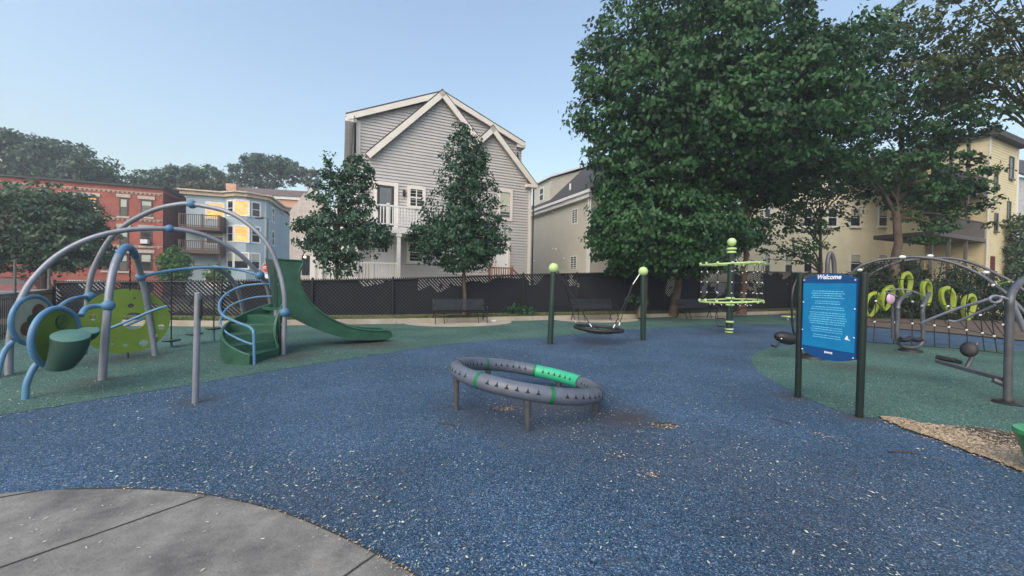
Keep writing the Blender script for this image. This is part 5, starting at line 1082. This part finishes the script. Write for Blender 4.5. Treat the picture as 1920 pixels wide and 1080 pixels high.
for b in hb[:12]: m_ = MB(); m_.tube([V((b[0][0], b[0][1], 0)), V((b[0][0], b[0][1], 1.2))], .04, 6); m_.build('stem', bark_d, hg)
# grass blades along the bed
gb = []; 
lf_grass = leafmat('grass_blade', (.06, .11, .025), (.17, .21, .07))
pts = []
for i in range(len(K2)-1):
    a, b = np.array(K2[i]), np.array(K2[i+1]); L_ = np.linalg.norm(b-a); n = int(L_*420); f = rng.random(n); d = (b-a)/L_; nn = np.array([-d[1], d[0]]); q = a+np.outer(f, b-a)+nn*(.1+rng.random((n, 1))**1.3*.85); pts.append(q)
P_ = np.vstack(pts); nz = np.sin(P_[:, 0]*1.7)+np.sin(P_[:, 0]*.63+2)+rng.normal(0, .8, len(P_)); P_ = P_[nz > -.6]
c = np.column_stack([P_, .15+rng.random(len(P_))*.06]); nr = rng.normal(0, 1, (len(c), 3)); nr[:, 2] = .1; nr /= np.linalg.norm(nr, axis=1)[:, None]
class _L: pass
o = bpy.data.objects.new('bed_root', None)
gt_ = leaves('grass', None, lf_grass, c, nr, rng.random(len(c)), .11, (0, 0, 0), .22, .1, .2); gt_['kind'] = 'stuff'; gt_['label'] = 'short patchy grass in the planting bed behind the kerb'
bpy.data.objects.remove(o)
# ============================================================ FALLEN BITS
def litter(name, pos, m, smin, smax, asp, label, z=.012, tone=None):
    n = len(pos); a = rng.uniform(0, 2*math.pi, n); L_ = rng.uniform(smin, smax, n); W = L_*rng.uniform(asp*.6, asp*1.4, n); d = np.column_stack([np.cos(a), np.sin(a), rng.normal(0, .15, n)]); s = np.column_stack([-np.sin(a), np.cos(a), rng.normal(0, .2, n)])
    c = np.column_stack([pos, np.full(n, z)+rng.uniform(0, .004, n)])
    v = np.stack([c-d*L_[:, None]/2, c-s*W[:, None]/2+[0, 0, .002], c+d*L_[:, None]/2, c+s*W[:, None]/2], 1).reshape(-1, 3)
    me = bpy.data.meshes.new(name); me.from_pydata(v.tolist(), [], [(4*i, 4*i+1, 4*i+2, 4*i+3) for i in range(n)]); at = me.attributes.new('tone', 'FLOAT', 'POINT'); at.data.foreach_set('value', np.repeat(rng.random(n), 4).astype(np.float32)); me.materials.append(m)
    o = bpy.data.objects.new(name, me); S.collection.objects.link(o); o['kind'] = 'stuff'; o['label'] = label; return o
petal = leafmat('petal', (.27, .29, .22), (.62, .64, .53), .1); chip = leafmat('wood_chip', (.20, .145, .09), (.64, .51, .36), 0)
def noise(p, f): return np.sin(p[:, 0]*f+np.sin(p[:, 1]*f*1.3)*2)+np.sin(p[:, 1]*f*1.1+np.sin(p[:, 0]*f*.7)*2.3)
r_ = 1.3+14*rng.random(60000)**1.0; th_ = rng.uniform(-1.02, 1.02, 60000); pos = np.column_stack([r_*np.sin(th_), r_*np.cos(th_)])
den = np.clip(.5+.22*noise(pos, 1.3)+.22*noise(pos+5, 3.7), .05, 1)*np.clip(1.15-r_/16, .1, 1); pos = pos[(rng.random(len(pos)) < den*.52)]
pos = pos[(pos[:, 1] > .9) & (pos[:, 1] < 11.0+.42*(pos[:, 0]+9)) & (pos[:, 0] > -13) & (pos[:, 0] < 13)]
poly = [(v.x, v.y) for v in cp]+[(.3, -2.5), (-12.9, -2.5)]
def inside(p):
    r = np.zeros(len(p), bool); j = len(poly)-1
    for i in range(len(poly)):
        xi, yi = poly[i]; xj, yj = poly[j]; c = ((yi > p[:, 1]) != (yj > p[:, 1])) & (p[:, 0] < (xj-xi)*(p[:, 1]-yi)/(yj-yi+1e-12)+xi); r ^= c; j = i
    return r
pos = pos[~(inside(pos) & (rng.random(len(pos)) < .72))]
litter('fallen_petals', pos, petal, .009, .030, .32, 'small pale fallen seeds and petals scattered over the play surface')
g1 = rng.normal(0, 1, (700, 2)); cc_ = [(G(948, 768), .07, .05), (G(1247, 800), .09, .05), (G(1158, 856), .09, .05), (G(1570, 826), .09, .05), (G(1205, 890), .06, .05), (G(1225, 893), .04, .03), (G(1530, 815), .08, .04)]
pp = []
for i, (c, sx, sy) in enumerate(cc_): n = 110 if i < 2 else 26; pp.append(rng.normal(0, 1, (n, 2))*[sx, sy]+[c.x, c.y])
litter('wood_chips', np.vstack(pp), chip, .012, .03, .4, 'little heaps of tan wood chips showing through worn holes in the blue rubber')
for (x, y), rx, ry in (((945, 766), .15, .05), ((1245, 797), .14, .06)):
    c = G(x, y); m_ = MB(); k = 22; m_.add([V((c.x+math.cos(2*math.pi*i/k)*rx*random.uniform(.6, 1.2), c.y+math.sin(2*math.pi*i/k)*ry*random.uniform(.6, 1.2), .0085)) for i in range(k)], [tuple(range(k))]); struct(m_, 'worn_hole', joint_m)
hp = spline([G(x, y) for x, y in [(1645, 782), (1690, 786), (1740, 797), (1830, 803), (1900, 812), (1990, 830), (1990, 900), (1935, 892), (1880, 872), (1800, 843), (1740, 820), (1690, 803), (1645, 782)]], 4)[:-1]
hp2 = [v+V((random.uniform(-.015, .015), random.uniform(-.015, .015), 0)) for v in hp]
sheet('worn_edge', [v[:2] for v in hp2], .0095, mat('dark_soil', (.05, .04, .03), .95, .3, 12, .8, 60, col2=(.07, .05, .035)))
poly = [(v.x, v.y) for v in hp2]
xs = [p[0] for p in poly]; ys = [p[1] for p in poly]; q = np.column_stack([rng.uniform(min(xs), max(xs), 60000), rng.uniform(min(ys), max(ys), 60000)]); q = q[inside(q)]
b_ = np.array([G(1690, 803)[:2], G(1880, 872)[:2]]); t_ = (b_[1]-b_[0])/np.linalg.norm(b_[1]-b_[0]); dist = (q-b_[0])@np.array([-t_[1], t_[0]]); q = q[rng.random(len(q)) < np.clip(1.3-dist/.52, .05, 1)]
litter('wood_chips', q, chip, .012, .038, .4, 'bed of tan wood chips exposed along the torn edge of green rubber at right', .016)
e_ = rng.integers(len(hp)//2, len(hp)-1, 420); q = np.array([[hp[i].x, hp[i].y] for i in e_])+rng.normal(0, .09, (420, 2)); litter('spilled_chips', q, chip, .010, .026, .4, 'loose wood chips spilled over the torn rubber edge at right', .014)
# bits along slab edge
k_ = rng.integers(len(cp)*1//3, len(cp)-1, 260); q = np.array([[cp[i].x, cp[i].y] for i in k_])+rng.normal(0, .018, (260, 2)); litter('edge_debris', q, chip, .008, .02, .5, 'dry brown bits caught along the concrete edge', .012)
for (x0, y0, x1, y1), l in (((1664, 849, 1718, 852), 'dark straight twig lying on blue rubber below the Welcome sign'), ((1445, 787, 1480, 797), 'thin curved twig on blue rubber left of the Welcome sign'), ((822, 795, 852, 800), 'short dark twig on the blue rubber left of the spinner legs')):
    a, b = G(x0, y0), G(x1, y1); m_ = MB(); m_.tube(spline([a+V((0, 0, .015)), a.lerp(b, .5)+V((.01, .01, .018)), b+V((0, 0, .012))], 4), .006, 6); tag(m_.build('twig', bark_d), l, 'twig')
# ============================================================ EVENING HAZE
hz = MB(); hz.box((0, 50, 22), (300, 124, 48)); ho = hz.build('haze', [])
hm = bpy.data.materials.new('air'); hm.use_nodes = True; t = hm.node_tree; t.nodes.remove(t.nodes['Principled BSDF'])
vp = t.nodes.new('ShaderNodeVolumePrincipled'); vp.inputs['Color'].default_value = (.86, .92, 1, 1); vp.inputs['Density'].default_value = .0018; vp.inputs['Anisotropy'].default_value = .2
t.links.new(vp.outputs[0], t.nodes['Material Output'].inputs['Volume']); ho.data.materials.append(hm); ho['kind'] = 'stuff'; ho['label'] = 'thin pale evening haze in the air'
